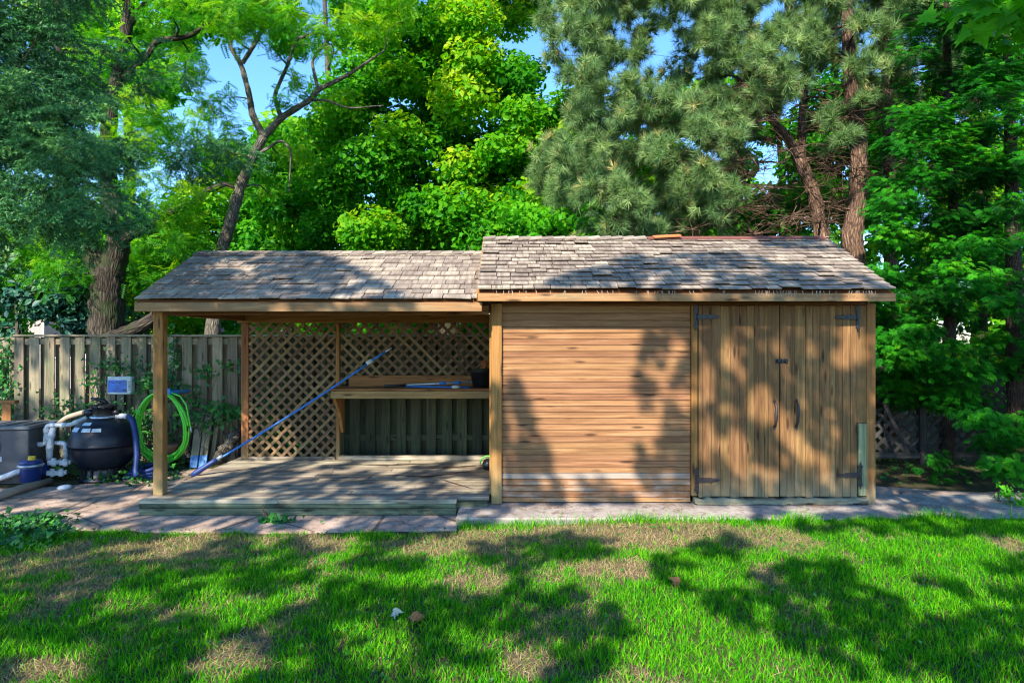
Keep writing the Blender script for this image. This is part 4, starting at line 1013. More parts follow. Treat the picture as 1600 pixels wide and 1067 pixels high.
# shrubs just beyond the fence at left
for k, (u, v, Y, r, lab, mt) in enumerate([(25,470,11.3,.75,'blue green shrub showing above the fence at the left edge','backpale'), (95,490,11.6,.7,'dark bluish shrub left of the forked trunk above the fence','backpale'),
      (300,500,13.5,.7,'pale green feathery shrub seen under the porch eave','backleaf'), (355,505,14.0,.6,'yellowish shrub over the fence beside the back post','backleaf'), (228,455,12.6,.6,'green shrub between forked trunk and roof end','backleaf')]):
    c0 = P(u, v, Y); g = np.random.default_rng(90+k); cl = [(c0+g.normal(size=3)*[.8,.3,.35], g.uniform(.3,.5)) for _ in range(12)]
    make_tree('shrub', lab, [([ (c0[0], c0[1], 0), (c0[0]+.05, c0[1], c0[2]*.6), c0], [.05,.04,.02])], cl, None, mt, 'bark_grey', 90+k, 260, .12, T_leaf, 'x' and None or 'shrubs beyond the fence', cat='shrub', vr=.45)

# ------------------------------------------------------------------ pines
def pine(stems, cl, label, seed, tuft=.17, per=22, name='pine_tree', bare=None):
    t = tree(name, stems[0][0][0], label, 'pine tree', 'pines behind the shed'); mb = MB(); skeleton(mb, stems, cl + (bare or []), seed, rmax=.028, wig=.10, up=.1)
    g = np.random.default_rng(seed+1); tr0 = np.array(stems[0][0][-1]); pos = []; dr = []
    for c, r in cl:
        c = np.asarray(c); out = c - np.array([tr0[0], tr0[1], c[2]-.3]); out /= np.linalg.norm(out); n = int(per*(r/.45)**2)+2
        for k in range(n):
            d = out*.55 + sph(1, g)[0]*.75 + np.array([0, 0, .28]); d /= np.linalg.norm(d)
            p = c + d*r*g.uniform(.35, 1.0) - np.array([0, 0, .05]); pos.append(p); dr.append(d)
            if k % 2 == 0: mb.tube([c + d*.05, (c+p)/2 + g.normal(size=3)*.03, p], [.008, .006, .004], 4, caps=False)
            # shoots further down the twig
            for q in (.30, .6):
                if g.random() < .75: pos.append(c + (p-c)*(1-q) + g.normal(size=3)*.04); dr.append(d + sph(1, g)[0]*.5)
    for c, r in (bare or []):
        for k in range(15):
            d = sph(1, g)[0]*[1, 1, .5]; c = np.asarray(c); mb.tube([c, c+d*r*.6+g.normal(size=3)*.05, c+d*r*1.4+[0,0,-.05]], [.006,.004,.0015], 4, caps=False)
    mb.build('trunk', M['bark_pine'], t)
    pos = np.array(pos); dr = np.array(dr); dr /= np.linalg.norm(dr, axis=1)[:, None]; k = g.integers(0, 3, len(pos)); mb = MB()
    rot = rots_y(dr, sph(len(pos), g)); col = np.clip(.30 + g.normal(size=len(pos))*.16 + (g.random(len(pos)) < .05)*.45, 0, 1)
    for i in range(3):
        s = k == i; mb.scatter(T_tufts[i], pos[s], rot[s], tuft*g.uniform(.7, 1.15, s.sum()), col[s])
    mb.build('crown', M['pine'], t); return t
polyA = [(845,-200),(1290,-200),(1300,60),(1240,150),(1180,170),(1150,240),(1180,290),(1130,330),(960,350),(905,345),(850,310),(835,250),(885,210),(905,150),(880,100),(850,40)]
cl = clumps(polyA, 9.0, 12.6, 430, .24, .44, 101, gap=.42) + clumps([(1080,20),(1270,20),(1270,120),(1200,190),(1130,230)], 9.6, 12.4, 45, .24, .4, 104, gap=.42) + clumps([(880,300),(1150,290),(1160,372),(900,378)], 9.6, 11.4, 34, .2, .34, 105, gap=.42)
bare = clumps([(1080,150),(1250,120),(1330,180),(1320,350),(1060,380),(1060,300)], 9.6, 11.6, 85, .3, .5, 102)
pine([ (px([(1296,700),(1292,500),(1284,362),(1271,300),(1252,255),(1237,225),(1200,180),(1150,120)], 10.5), [.15,.135,.12,.105,.095,.08,.055,.03]),
       (px([(1252,262),(1254,169),(1260,112),(1245,49),(1230,0),(1225,-150)], 10.5), [.07,.06,.055,.05,.045,.025]) ], cl, 'big pine with long grey green needles and a reddish leaning trunk behind the shed ridge', 101, bare=bare)
cl = clumps([(1250,-200),(1500,-200),(1500,80),(1440,150),(1330,170),(1270,90)], 9.4, 12.0, 110, .30, .48, 111, gap=.65) + clumps([(1290,170),(1380,160),(1370,230),(1300,240)], 9.4, 10.2, 4, .2, .3, 112)
bare = clumps([(1290,120),(1480,130),(1480,330),(1360,370),(1290,330)], 9.8, 11.6, 44, .3, .5, 113)
pine([ (px([(1345,707),(1340,500),(1336,400),(1330,372),(1340,319),(1343,225),(1330,150),(1324,38),(1320,-150)], 10.2), [.17,.15,.145,.165,.135,.12,.105,.09,.04]) ], cl, 'pine with a thick knobbly grey trunk beside the right end of the roof', 111, bare=bare)
cl = clumps([(1350,-200),(1560,-200),(1520,80),(1440,110),(1380,40)], 11, 13, 30, .30, .48, 121, gap=.65)
bare = clumps([(1380,120),(1560,150),(1540,340),(1400,360)], 11, 12.6, 34, .3, .5, 123)
pine([ (px([(1398,680),(1392,450),(1389,262),(1387,150),(1384,75),(1380,-150)], 11.7), [.13,.115,.10,.095,.09,.04]) ], cl, 'straight thinner pine trunk at the right, farthest of the three pines', 121, bare=bare)

# ------------------------------------------------------------------ blue spruce at left
def spruce():
    t = tree('spruce_tree', (-5.9, 6.6), 'drooping blue green spruce whose branches hang in at the upper left corner', 'spruce tree')
    g = np.random.default_rng(131); mb = MB()
    polys = [([(-160,-160),(80,-160),(150,-60),(125,50),(105,120),(150,190),(150,260),(135,300),(170,335),(110,372),(50,350),(0,330),(-160,420)], 5.6, 7.2, 105, .24, .40),
             ([(130,60),(230,70),(290,95),(300,120),(220,140),(150,150)], 7.4, 8.4, 6, .16, .25), ([(140,222),(260,212),(400,228),(395,250),(300,262),(150,255)], 7.2, 8.0, 13, .13, .20)]
    cl = []
    for i, (pl, a, b, n, r0, r1) in enumerate(polys): cl += clumps(pl, a, b, n, r0, r1, 140+i, gap=.6)
    tr = [(-5.95, 6.7, 0), (-5.9, 6.7, 2.5), (-5.85, 6.65, 5), (-5.9, 6.6, 8)]
    skeleton(mb, [(tr, [.24, .2, .15, .04])], cl, 131, rmax=.035, wig=.05, up=.05); mb.build('trunk', M['bark_pine'], t)
    pos = []; dr = []; col = []
    for c, r in cl:
        n = int(60*(r/.32)**2); cc = g.normal()*.12
        for k in range(n):
            d = sph(1, g)[0]; p = c + d*r*g.uniform(.2, 1)*np.array([1.2, 1, .8]); pos.append(p)
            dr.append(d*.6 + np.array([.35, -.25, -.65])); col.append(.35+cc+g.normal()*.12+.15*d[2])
    pos = np.array(pos); dr = np.array(dr); col = np.clip(col, 0, 1); k = g.integers(0, 2, len(pos)); mb = MB()
    rot = rots_y(dr, sph(len(pos), g)*.5+np.array([0, -.3, 1]))
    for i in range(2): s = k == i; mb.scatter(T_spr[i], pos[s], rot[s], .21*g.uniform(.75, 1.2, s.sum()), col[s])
    mb.build('crown', M['spruce'], t)
spruce()

# ------------------------------------------------------------------ cedars at right
def cedar(stem, cl, label, seed, dens=150, size=.12, name='cedar_tree', cat='cedar tree', group='cedars at the right edge'):
    t = tree(name, stem[0][0], label, cat, group); g = np.random.default_rng(seed); mb = MB()
    skeleton(mb, [stem], cl, seed, rmax=.02, wig=.06); mb.build('trunk', M['bark_cedar'], t)
    pos = []; dr = []; zh = []; col = []
    for c, r in cl:
        c = np.asarray(c); cc = g.normal()*.12; n = int(dens*(r/.35)**2)
        out = c - np.array([stem[0][0][0], stem[0][0][1]+.3, c[2]]); out /= np.linalg.norm(out)+1e-6
        for k in range(n):
            d = sph(1, g)[0]; d = d*.8+out*.35; p = c + d*r*g.uniform(.25, 1)*np.array([1.15, 1, .6]); pos.append(p)
            dr.append(np.array([d[0], d[1], 0])*1.1 + out*.4 + np.array([0, -.15, -.25+.25*g.normal()])); zh.append(np.array([0, -.35, 1])+sph(1, g)[0]*.35)
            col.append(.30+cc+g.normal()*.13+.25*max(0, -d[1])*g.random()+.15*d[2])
    pos = np.array(pos); k = g.integers(0, 2, len(pos)); rot = rots_y(np.array(dr), np.array(zh)); col = np.clip(col, 0, 1); mb = MB()
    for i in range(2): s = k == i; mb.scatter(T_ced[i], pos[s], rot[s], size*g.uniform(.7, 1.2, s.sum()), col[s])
    mb.build('crown', M['cedar'], t)
cl = clumps([(1370,300),(1420,180),(1440,-60),(1560,-60),(1560,300),(1530,430),(1500,620),(1440,645),(1380,600),(1372,420)], 8.0, 9.6, 130, .22, .40, 151, gap=.5)
cedar((px([(1478,740),(1484,500),(1490,300),(1480,100),(1478,-60)], 9.0), [.10,.08,.06,.05,.02]), cl, 'leafy cedar closest to the shed, in front of the dark lattice', 151)
cl = clumps([(1520,-80),(1700,-80),(1760,300),(1720,780),(1600,770),(1530,700),(1490,600),(1520,400)], 7.0, 9.2, 165, .22, .40, 152, gap=.5)
cedar((px([(1592,755),(1586,500),(1580,250),(1570,-60)], 8.2), [.12,.10,.07,.03]), cl, 'tall full cedar filling the right edge down to the ground', 152)
cl = clumps([(1380,470),(1500,300),(1640,300),(1640,680),(1480,640),(1400,600)], 9.6, 10.8, 60, .3, .45, 153)
cedar((px([(1540,705),(1535,450),(1530,250)], 10.6), [.08,.06,.03]), cl, 'shaded cedar behind the lattice fence, between the other two', 153, dens=80)
cl = [(P(1462+g_[0], 728+g_[1], 7.9+g_[2]), .13) for g_ in [(0,-12,0),(-14,4,.1),(16,2,0),(30,24,.1),(6,18,-.1),(52,32,.2),(-4,-22,.1)]]
cedar((px([(1466,766),(1466,740),(1464,712)], 7.95), [.015,.012,.006]), cl, 'small bright green young cedar on the soil in front of the lattice', 154, dens=110, size=.11, cat='young cedar', name='young_cedar')

# near maple branch at the top right corner
cl = [(P(1500,18,3.3), .16), (P(1545,30,3.2), .2), (P(1590,8,3.1), .25), (P(1600,55,3.2), .18), (P(1650,20,3.0), .3), (P(1560,-30,3.1), .25), (P(1700,-60,2.9), .4), (P(1750,40,2.9), .35)]
make_tree('maple_tree', 'near maple whose lowest bright leaves dip into the top right corner', [([(4.9,2.6,0),(4.8,2.65,2),(4.4,2.8,3.6),(4.2,2.9,4.4)], [.09,.07,.05,.02]), (px([(1780,60,2.85),(1650,0,3.0),(1540,10,3.25)], 3), [.03,.018,.006])], cl, None, 'sapling', 'bark_grey', 161, 90, .13, T_maple, group=None, rmax=.01)

# ------------------------------------------------------------------ the trees behind the viewer that dapple the yard
def hit(surf, u, v):
    d = np.array([(u-800)/F, 1.0, -(v-533.5)/F]); o = np.array([0, 0, CAMZ])
    if surf[0] == 'z': t = (surf[1]-CAMZ)/d[2]
    elif surf[0] == 'y': t = surf[1]
    else:
        (ey, ez), (ry, rz) = surf[1], surf[2]; n = np.array([0, -(rz-ez), ry-ey]); n /= np.linalg.norm(n); t = (n @ (np.array([0, ey, ez])-o))/(n @ d)
    return o + d*t
WALL=('y',6.64); GR=('z',.03); DK=('z',.178); RFL=('r',RL_E,RL_R); RFR=('r',RR_E,RR_R); FEN=('y',9.27)
zones = [
 (RFL, [(205,478),(305,398),(470,393),(535,412),(650,474)], [(300,440,22,7),(288,432,18,4),(385,420,22,4),(330,426,14,4),(250,450,14,4),(590,462,22,4)]),
 (RFR, [(850,447),(900,428),(985,416),(1060,402),(1150,400),(1365,440),(1400,462),(1000,458)], [(1180,428,22,5),(1280,432,40,5),(1345,445,12,4),(1230,412,30,4)]),
 (RFR, [(960,404),(1010,402),(1012,413),(962,415)], []), (RFR, [(1180,375),(1300,375),(1320,392),(1200,388)], []),
 (WALL, [(797,596),(808,596),(834,655),(856,720),(884,786),(856,786),(838,724),(818,668)], []), (WALL, [(796,690),(812,686),(836,740),(850,786),(788,786)], [(806,744,5,12)]),
 (WALL, [(905,745),(940,752),(1000,782),(900,785)], []), (WALL, [(1005,520),(1045,515),(1030,560),(1010,640),(998,610)], [(1022,580,5,20)]),
 (WALL, [(1085,530),(1085,790),(1020,775),(1000,745),(998,700),(1030,690),(1045,620),(1062,580)], [(1035,655,8,20)]),
 (WALL, [(1085,505),(1370,505),(1370,790),(1085,790)], [(1138,560,18,28),(1102,600,14,46),(1160,590,8,16),(1188,620,18,20),(1192,650,22,22),(1210,640,12,20),(1222,665,16,26),(1245,690,18,22),(1262,712,18,18),(1285,722,12,16),(1102,690,17,40),(1145,700,26,24),(1165,735,26,20),(1105,745,10,20),(1320,520,26,16),(1318,560,22,24),(1350,560,9,24),(1262,508,16,6),(1205,745,16,16),(1290,745,14,12)]),
 (('y',6.43), [(214,780),(716,780),(716,812),(214,812)], []),
 (DK, [(214,783),(285,755),(480,713),(770,713),(775,783)], [(735,752,26,4),(440,714,30,3)]),
 (DK, [(300,735),(330,722),(345,724),(320,738)], []),
 (FEN, [(14,540),(60,525),(235,525),(235,700),(14,700)], [(85,570,16,50),(120,560,12,36),(60,600,8,40),(172,548,10,14),(180,585,8,12),(100,630,14,26),(210,650,8,18),(40,560,8,24),(148,610,8,30)]),
 (FEN, [(268,525),(380,525),(380,720),(268,720)], [(345,548,7,10),(356,570,5,16),(318,640,10,8),(372,690,8,18)]),
 (('y',6.37), [(210,472),(600,472),(560,489),(210,489)], [(330,481,20,4)]),
 (('y',6.31), [(1040,457),(1400,457),(1400,472),(1040,472)], [(1310,464,40,6),(1120,464,20,5)]),
 (('y',6.61), [(240,489),(268,489),(268,772),(240,772)], []), (('y',6.61), [(764,600),(785,600),(785,700),(764,700)], []),
 (('y',7.95), [(0,640),(208,640),(208,758),(0,758)], [(85,668,20,10),(130,660,12,10),(118,690,7,12),(150,678,10,6)]),
 (GR, [(0,757),(215,757),(290,735),(215,832),(0,800)], [(130,788,50,5),(228,762,20,5),(215,775,30,4),(180,806,34,4),(100,803,30,4),(60,783,24,4),(240,750,24,4),(190,822,20,4)]),
 (GR, [(215,810),(712,810),(712,828),(215,832)], [(180,806,30,5)]),
 (('z',.09), [(712,783),(800,783),(790,812),(712,812)], [(760,800,22,5)]),
 (('z',.08), [(1180,784),(1600,784),(1600,812),(1180,812)], [(1290,796,70,5),(1440,803,60,4),(1560,795,40,5)]),
 (GR, [(1370,700),(1640,700),(1640,806),(1370,785)], [(1430,760,30,4),(1470,775,34,4),(1540,783,30,4),(1440,745,12,3),(1590,775,20,6)]),
 (GR, [(-60,832),(715,828),(765,850),(900,845),(960,862),(800,885),(905,922),(900,995),(800,1000),(700,1067),(-60,1067)],
   [(60,1015,95,18),(60,1050,80,16),(300,903,22,8),(262,862,20,7),(400,842,26,5),(632,905,62,15),(745,905,60,22),(365,1030,52,38),(605,1010,46,36),(745,1000,60,22),(690,1050,50,22),(770,1040,30,12),(860,905,50,16),(20,935,30,8)]),
 (GR, [(800,925),(955,925),(980,985),(860,1000),(800,990)], [(930,950,16,8)]),
 (GR, [(1010,875),(1140,835),(1180,855),(1250,880),(1400,880),(1420,905),(1640,860),(1640,1067),(1330,1067),(1280,1010),(1150,975),(1090,925),(1030,905)],
   [(1172,875,18,22),(1470,893,36,10),(1380,917,18,8),(1288,948,24,8),(1182,952,14,8),(1243,968,18,8),(1080,905,14,10),(1590,905,30,10),(1340,870,40,8),(1520,975,14,8),(1420,1000,20,8)]),
 (GR, [(1230,812),(1640,808),(1640,845),(1500,840),(1240,832)], [(1330,835,30,5),(1580,850,30,10)]),
 (GR, [(790,840),(880,832),(960,846),(860,856)], []), (GR, [(900,1000),(960,1020),(900,1067),(840,1067)], []) ]
e1 = np.cross(SUN_D, [0, 0, 1.0]); e1 /= np.linalg.norm(e1); e2 = np.cross(SUN_D, e1)
gs = np.random.default_rng(171); pts2 = []; cents = []
SP = .088; cells = {}; HOLE = {'y': .70, 'r': .57, 'z': .58}
for surf, poly, lit in zones:
    us = [p[0] for p in poly]; vs_ = [p[1] for p in poly]; area = (max(us)-min(us))*(max(vs_)-min(vs_))
    for _ in range(int(min(30000, 600+area/3))):
        u = gs.uniform(min(us), max(us)); v = gs.uniform(min(vs_), max(vs_))
        if not inpoly(u, v, poly)[0]: continue
        if any(((u-a)/(c+3))**2 + ((v-b)/(d+2))**2 < 1 for a, b, c, d in lit): continue
        p = hit(surf, u, v); q = np.array([p @ e1, p @ e2])
        nz = .5*vnoise(np.array([q[0]]), np.array([q[1]]), 2.6, 41)[0]+.5*vnoise(np.array([q[0]]), np.array([q[1]]), 6.5, 42)[0]
        if nz > (.57 if surf is FEN else .54 if surf is DK else HOLE.get(surf[0], .64)): continue
        ck = (int(q[0]//SP), int(q[1]//SP))
        if ck in cells: continue
        cells[ck] = 1; pts2.append(q); t = (p[1] - gs.uniform(-3.6, -1.0))/SUN_D[1]; cents.append(p - SUN_D*t)
cents = np.array(cents)
# loose clumps around the rim so the crown does not end at the picture's edge
extra = [c + gs.normal(size=3)*[1.6, .8, 1.2] - [0, 1.5, -.6] for c in cents[gs.integers(0, len(cents), 160)]]
extra = []
split = [(-99, -4.6), (-4.6, -1.0), (-1.0, 99)]
labs = ['broad leaved tree behind the viewer shading the left of the yard', 'broad leaved tree behind the viewer shading the middle of the lawn', 'broad leaved tree behind the viewer shading the right of the lawn and doors']
for (a, b), lab in zip(split, labs):
    cc = [c for c in cents if a <= c[0] < b]
    if not cc: continue
    cm = np.mean(cc, 0); x0 = cm[0]; t = tree('shade_tree', (x0, -9.5), lab, 'tree', 'trees behind the viewer'); mb = MB()
    stem = ([(x0, -9.5, 0), (x0+.1, -9.4, 2.0), (x0, -9.1, 4.5), (x0+.1, -8.8, 7.0), (x0, -8.6, 8.2)], [.26, .21, .16, .09, .03])
    skeleton(mb, [stem], [(c, .1) for c in cc[::16]], int(abs(x0)*10)+3, rmax=.02, nside=5); mb.build('trunk', M['bark_grey'], t); mb = MB()
    for c in cc: leafclump(mb, c, .075, 11, .095, T_leaf, flat=1, g=gs, upn=.3)
    for c in extra:
        if a <= c[0] < b: leafclump(mb, c, .3, 40, .12, T_leaf, flat=1, g=gs, upn=.3)
    mb.build('crown', M['shadeleaf'], t)

# ------------------------------------------------------------------ ivy, wall plants, ground cover
def ivy_patch(name, label, centres, n, size, seed, cat='ivy', stemsfrom=None, mat='ivy', tm=None, nrm=(0,-1,.5), stuff=False, stemr=.006):
    g = np.random.default_rng(seed); pos = []; 
    for c, sp, k in centres: pos.append(np.asarray(c)+g.normal(size=(int(n*k), 3))*np.asarray(sp))
    pos = np.concatenate(pos); pos[:, 2] = np.maximum(pos[:, 2], .03)
    t = thing(name, (pos[:, 0].mean(), pos[:, 1].mean(), 0), label, cat) if not stuff else None
    mb = MB(); nn = sph(len(pos), g)*.7+np.array(nrm); mb.scatter(tm or T_ivy, pos, rots(nn, g=g), size*g.uniform(.5, 1.3, len(pos)), np.clip(.3+g.normal(size=len(pos))*.22, 0, 1))
    o = mb.build('leaves' if t else name, M[mat], t)
    if stuff: o['kind'] = 'stuff'; tag(o, label, cat)
    if t:
        mb = MB()
        for c, sp, k in centres:
            for i in range(4):
                a = np.array([c[0]+g.normal()*sp[0], c[1]+.03, .0]); b = np.array(c)+g.normal(size=3)*np.array(sp)*.9
                mb.tube([a, (a+b)/2+g.normal(size=3)*[.06,.01,.05], b], [stemr, stemr*.8, stemr*.5], 5, caps=False)
        mb.build('stems', M['twig'], t)
    return t
F1 = 9.24
ivy_patch('ivy_plant', 'variegated ivy covering the fence end at the left edge', [((-7.45,9.30,1.3),(.12,.03,.35),1),((-7.35,9.26,.7),(.12,.04,.3),.7),((-8.4,9.3,1.2),(.5,.04,.4),1.5)], 420, .065, 201)
ivy_patch('ivy_plant', 'leafy ivy on the fence around the control box', [(P(178,575,F1),(.16,.05,.10),1),(P(150,600,F1),(.10,.05,.10),.25),(P(222,580,F1),(.06,.05,.12),.2)], 130, .06, 202)
ivy_patch('ivy_plant', 'dark ivy mound against the fence behind the filter tank', [(P(118,645,9.1),(.28,.08,.10),1),(P(200,660,9.1),(.2,.1,.16),.8),(P(90,690,9.0),(.2,.1,.2),.5)], 260, .06, 203)
ivy_patch('ivy_plant', 'dark climbing plant behind the green hose coil', [(P(250,600,9.15),(.16,.05,.10),1),(P(262,660,9.15),(.2,.05,.25),.5),(P(222,690,9.1),(.12,.06,.12),.4),(P(272,560,9.2),(.05,.04,.2),.4)], 200, .075, 204)
ivy_patch('fence_vine', 'sprig of green vine on the fence left of the back porch post', [(P(325,580,F1),(.16,.05,.07),1),(P(365,570,F1),(.10,.05,.08),.5)], 45, .08, 205, 'vine')
ivy_patch('fence_vine', 'bushy dark plant above the leaning planks', [(P(320,655,9.0),(.22,.08,.12),1),(P(350,640,9.1),(.18,.08,.06),.5),(P(300,630,9.1),(.1,.06,.12),.4)], 110, .08, 206, 'vine')
ivy_patch('fence_vine', 'green shoots on the fence just left of the back porch post', [(P(368,648,9.1),(.10,.06,.06),1),(P(385,590,9.2),(.05,.03,.3),.6)], 45, .09, 207, 'vine')
ivy_patch('fence_vine', 'leafy plant seen through the lower part of the left lattice', [(P(420,640,9.15),(.12,.05,.2),1),(P(440,690,9.1),(.15,.05,.12),.8)], 80, .08, 208, 'vine')
ivy_patch('weeds', 'small weed sprouting at the foot of the deck front', [(onz(440,812,.05),(.10,.02,.03),1),(onz(415,812,.04),(.05,.02,.02),.3)], 42, .07, 209, 'weed')
ivy_patch('leafy_twig', 'bright leafy twig reaching in over the path at the right edge', [(P(1583,775,6.7),(.07,.05,.03),1),(P(1597,792,6.6),(.06,.05,.04),1),(P(1568,762,6.75),(.04,.04,.02),.4)], 40, .055, 210, 'twig', mat='sapling')
g = np.random.default_rng(77)
# low ground cover: one object each
cen = []
for k in range(26): cen.append((onz(g.uniform(-90, 92), g.uniform(806, 842), .07), (.14,.12,.03), 1))
ivy_patch('ground_ivy', 'patch of low ivy spreading over the lawn corner at left', cen, 46, .065, 211, 'ground ivy', nrm=(0,-.3,1), stuff=True)
cen = [((g.uniform(-6.9,-4.5), g.uniform(7.9, 9.1), .07), (.15,.12,.05), 1) for _ in range(60)]
ivy_patch('ground_ivy', 'dark ivy and leaf litter growing under the pool equipment', cen, 30, .06, 212, 'ground ivy', nrm=(0,-.3,1), stuff=True)
cen = [((g.uniform(4.0,8.5), g.uniform(7.9, 9.3), .03), (.2,.15,.02), 1) for _ in range(60)]
ivy_patch('ground_litter', 'dark leaf litter and seedlings under the cedars', cen, 22, .06, 213, 'leaf litter', nrm=(0,-.3,1), stuff=True, mat='ivy')

# dark soil beds
def bed(name, pts, z, seed): return flat(name, pts, z, .05, M['soil'], .03, seed)
bed('soil', [(-5.0,8.2),(-5.9,7.75),(-7.4,7.65),(-9,8.0),(-9,9.25),(-4.0,9.25),(-3.72,8.9),(-4.6,8.75)], .034, 1)
bed('soil', [(3.9,7.35),(5.0,7.2),(9,7.15),(9,11),(3.9,11)], .04, 2)
sb = flat('path', [(3.8,6.7),(7.5,6.3),(9,6.3),(9,7.3),(5.2,7.35),(3.8,7.8)], .0455, .06, M['concrete'], .02, 5)

# ------------------------------------------------------------------ grass
T_blade = T_([(0,1,3,2),(2,3,4)], [(-.5,0,0),(.5,0,0),(-.38,.16,.55),(.38,.16,.55),(0,.50,.95)])
def gnd(u, v): return onz(u, v, .0)[:2]
dry = [(960,835,190,22,1.0),(720,850,120,22,.8),(300,858,180,26,.75),(60,880,120,40,.6),(1200,850,70,22,.9),(500,850,60,16,.9),(60,1045,100,26,.85),(365,1025,60,40,.9),(160,1010,80,24,.5),(930,900,110,22,.6),(880,960,90,40,.35),(745,905,60,25,.7),(1000,1060,110,24,.55),(690,1040,70,30,.4),(1400,850,90,14,.5),(1580,860,40,16,.6),(1190,900,26,22,.6),(130,920,60,40,.7),(270,960,70,30,.6),(1290,1000,40,30,.5),(850,1050,60,30,.6)]
dpos = []
for u, v, ru, rv, s_ in dry:
    c = gnd(u, v); ex = gnd(u+ru, v)[0]-c[0]; ey = (gnd(u, v-rv)[1]-gnd(u, v+rv)[1])/2; dpos.append((c[0], c[1], ex, ey, s_))
def dryness(x, y):
    d = np.zeros_like(x)
    for cx_, cy_, ex, ey, s_ in dpos: d = np.maximum(d, s_*np.exp(-(((x-cx_)/ex)**2+((y-cy_)/ey)**2)*.9))
    return np.clip(d*1.35 + (vnoise(x, y, 2.2, 1)-.5)*.6 + (vnoise(x, y, 7, 2)-.5)*.7 + (vnoise(x, y, 19, 4)-.5)*.4 - .06, 0, 1)
xs = np.concatenate([[-400,-120,-40,-15,-9], np.linspace(-7, 7, 200), [9,15,40,120,400]])
ys = np.concatenate([[-300,-60,-15,-3,0,1.5], np.linspace(2.2, 6.6, 70), np.linspace(7, 10, 8), [14,25,60,160,500]])
lw = sheet('lawn', xs, ys, lambda X, Y: gz(X, Y), M['soil'])
XX, YY = np.meshgrid(xs, ys); lw.data.attributes['rnd'].data.foreach_set('value', (np.where((YY > 2) & (YY < 6.3), dryness(XX, YY), 0)*.5+.5).astype(np.float32).ravel())
g = np.random.default_rng(181); n = 390000
x = g.uniform(-8, 8, n); y = 2.3 + (6.15-2.3)*g.random(n)
edge = np.where(x < -4.35, 6.2+.35*np.clip((-x-4.35), 0, 1), np.where(x < -.5, 5.90+(vnoise(x, y*0, 3, 5)-.5)*.16, 6.10+(vnoise(x, y*0, 4, 6)-.5)*.06))
keep = (np.abs(x) < .8*y+2.4) & (y < edge)
dr_ = dryness(x, y); clump_ = vnoise(x, y, 9, 3)*.6+vnoise(x, y, 22, 4)*.4
keep &= g.random(n) < np.where(dr_ > .5, .9, .55+.75*clump_)*np.where(dr_ > .72, .8, 1)
x, y, dr_, clump_ = x[keep], y[keep], dr_[keep], clump_[keep]; n = len(x)
isdry = g.random(n) < np.clip((dr_-.18)*1.7, .04, .95)
# upright green blades
s = ~isdry; k = s.sum(); z = gz(x, y); pos = np.stack([x, y, z], 1)
def bl(sel, h, wd, lean, lo, hi, name, label, mat):
    k = sel.sum(); up = np.array([0, 0, 1.0])+g.normal(size=(k, 3))*lean; rt = rots(up, g=g)
    hh = h*(g.uniform(.5, 1.25, k))*(.65+.7*clump_[sel])*np.where(isdry[sel], 1, 1-.45*dr_[sel]); sc = np.stack([wd*g.uniform(.7, 1.3, k), hh, hh], 1)
    mb = MB(); mb.scatter(T_blade, pos[sel], rt, sc, np.clip(g.uniform(lo, hi, k)+.10*(vnoise(x[sel], y[sel], 1.6, 9)-.5), 0, 1))
    o = mb.build(name, M[mat]); o['kind'] = 'stuff'; tag(o, label, 'grass')
bl(s, .058, .0052, .30, .02, .48, 'grass', 'green grass blades covering the lawn', 'grass')
bl(isdry, .048, .0042, .95, .62, 1.0, 'dry_grass', 'dry straw coloured grass and thatch in the worn patches', 'grass')
# low broad leaved weeds
kx = 5200; xw = g.uniform(-5.5, 5.5, kx); yw = g.uniform(2.8, 6.0, kx); dw = vnoise(xw, yw, 1.5, 31)*vnoise(xw, yw, 6, 32); s_ = (g.random(kx) < dw**1.5*3) & (np.abs(xw) < .8*yw+.5); xw, yw = xw[s_], yw[s_]; kx = len(xw)
mb = MB(); mb.scatter(T_ivy, np.stack([xw, yw, gz(xw, yw)+g.uniform(.01, .045, kx)], 1), rots(np.array([0, -.2, 1.0])+g.normal(size=(kx, 3))*.3, g=g), g.uniform(.014, .038, kx), np.clip(.35+g.normal(size=kx)*.2, 0, 1))
o = mb.build('lawn_weeds', M['ivy']); o['kind'] = 'stuff'; tag(o, 'small broad leaved weeds and clover scattered through the lawn', 'weeds')
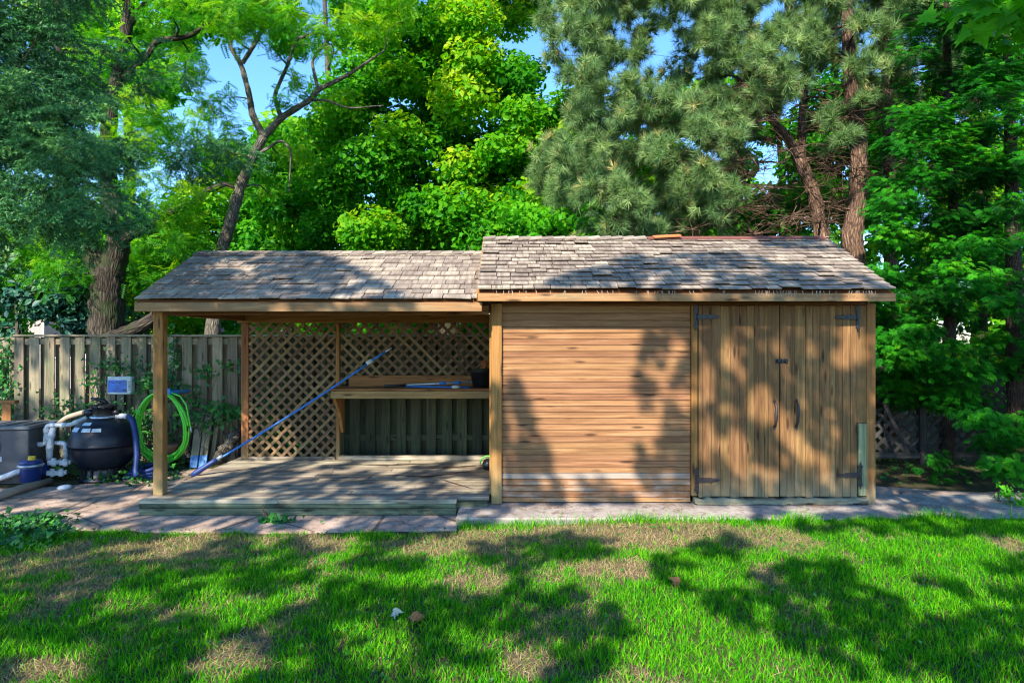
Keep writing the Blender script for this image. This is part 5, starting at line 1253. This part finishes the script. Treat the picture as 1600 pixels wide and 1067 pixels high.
# tufts along the pavement edge
xe = g.uniform(-.5, 6.2, 5200); hsel = vnoise(xe, xe*0, 3.3, 11); xe = xe[g.random(5200) < hsel**1.6*1.5]; ye = 6.09-np.abs(g.normal(size=len(xe)))*.05+.05*(xe > 3.9)
pos_ = np.stack([xe, ye, gz(xe, ye)], 1); kk = len(xe); hh = .10*g.uniform(.5, 1.3, kk)*(.5+vnoise(xe, xe*0, 5, 12)); mb = MB()
mb.scatter(T_blade, pos_, rots(np.array([0, -.1, 1.0])+g.normal(size=(kk, 3))*.25, g=g), np.stack([.006*np.ones(kk), hh, hh], 1), g.uniform(.1, .5, kk)); o = mb.build('edge_grass', M['grass']); o['kind'] = 'stuff'; tag(o, 'longer grass fringe along the concrete edge', 'grass')

# fallen leaves on the lawn
def leafon(u, v, size, mat, label, seed, curl=1):
    g = np.random.default_rng(seed); c = onz(u, v, .06); mb = MB(); tv, tl, tt = T_maple; tv = tv*[1, 1, 2.5*curl]
    mb.scatter((tv, tl, tt), c[None], rots(np.array([[.2*g.normal(), -.45, 1.0]]), g=g), np.array([size]), np.array([.5])); tag(mb.build('fallen_leaf', M[mat]), label, 'leaf', 'fallen leaves on the lawn')
leafon(619, 953, .085, 'paleleaf', 'bleached white curled leaf on the lawn, left of the brown one', 1, 3)
leafon(650, 960, .11, 'deadleaf', 'large brown curled leaf on the lawn beside the white one', 2, 3)
leafon(1058, 906, .11, 'deadleaf', 'single brown leaf on the grass in front of the double doors', 3, 3)
leafon(1468+0, 867, .06, 'deadleaf', 'small brown leaf on the lawn toward the right edge', 5)
# needle litter on pavement and deck
mb = MB(); k = 3200
T_need = T_([(0,1,2)], [(-.5,0,0),(.5,0,0),(0,1,0)])
xx = g.uniform(-.5, 6.5, k); yy = 6.62-np.abs(g.normal(size=k))*.16; dens = vnoise(xx, yy, 2.5, 21); s = (g.random(k) < dens**2*2) & (yy > 6.12); xx, yy = xx[s], yy[s]; k = s.sum()
nr = np.array([0, 0, 1.0])+g.normal(size=(k, 3))*.12
mb.scatter(T_need, np.stack([xx, yy, np.full(k, .093)+g.random(k)*.006], 1), rots(nr, g=g), np.stack([np.full(k, .004), g.uniform(.03, .10, k), np.ones(k)], 1), g.random(k))
xx = g.uniform(-1.6, -.3, 260); yy = g.uniform(6.5, 8.6, 260); k = 260
mb.scatter(T_need, np.stack([xx, yy, np.full(k, .181)+g.random(k)*.004], 1), rots(np.array([0, 0, 1.0])+g.normal(size=(k, 3))*.08, g=g), np.stack([np.full(k, .006), g.uniform(.03, .09, k), np.ones(k)], 1), g.random(k))
o = mb.build('needle_litter', M['straw']); o['kind'] = 'stuff'; tag(o, 'brown fallen pine needles strewn on the concrete and deck', 'needle litter')
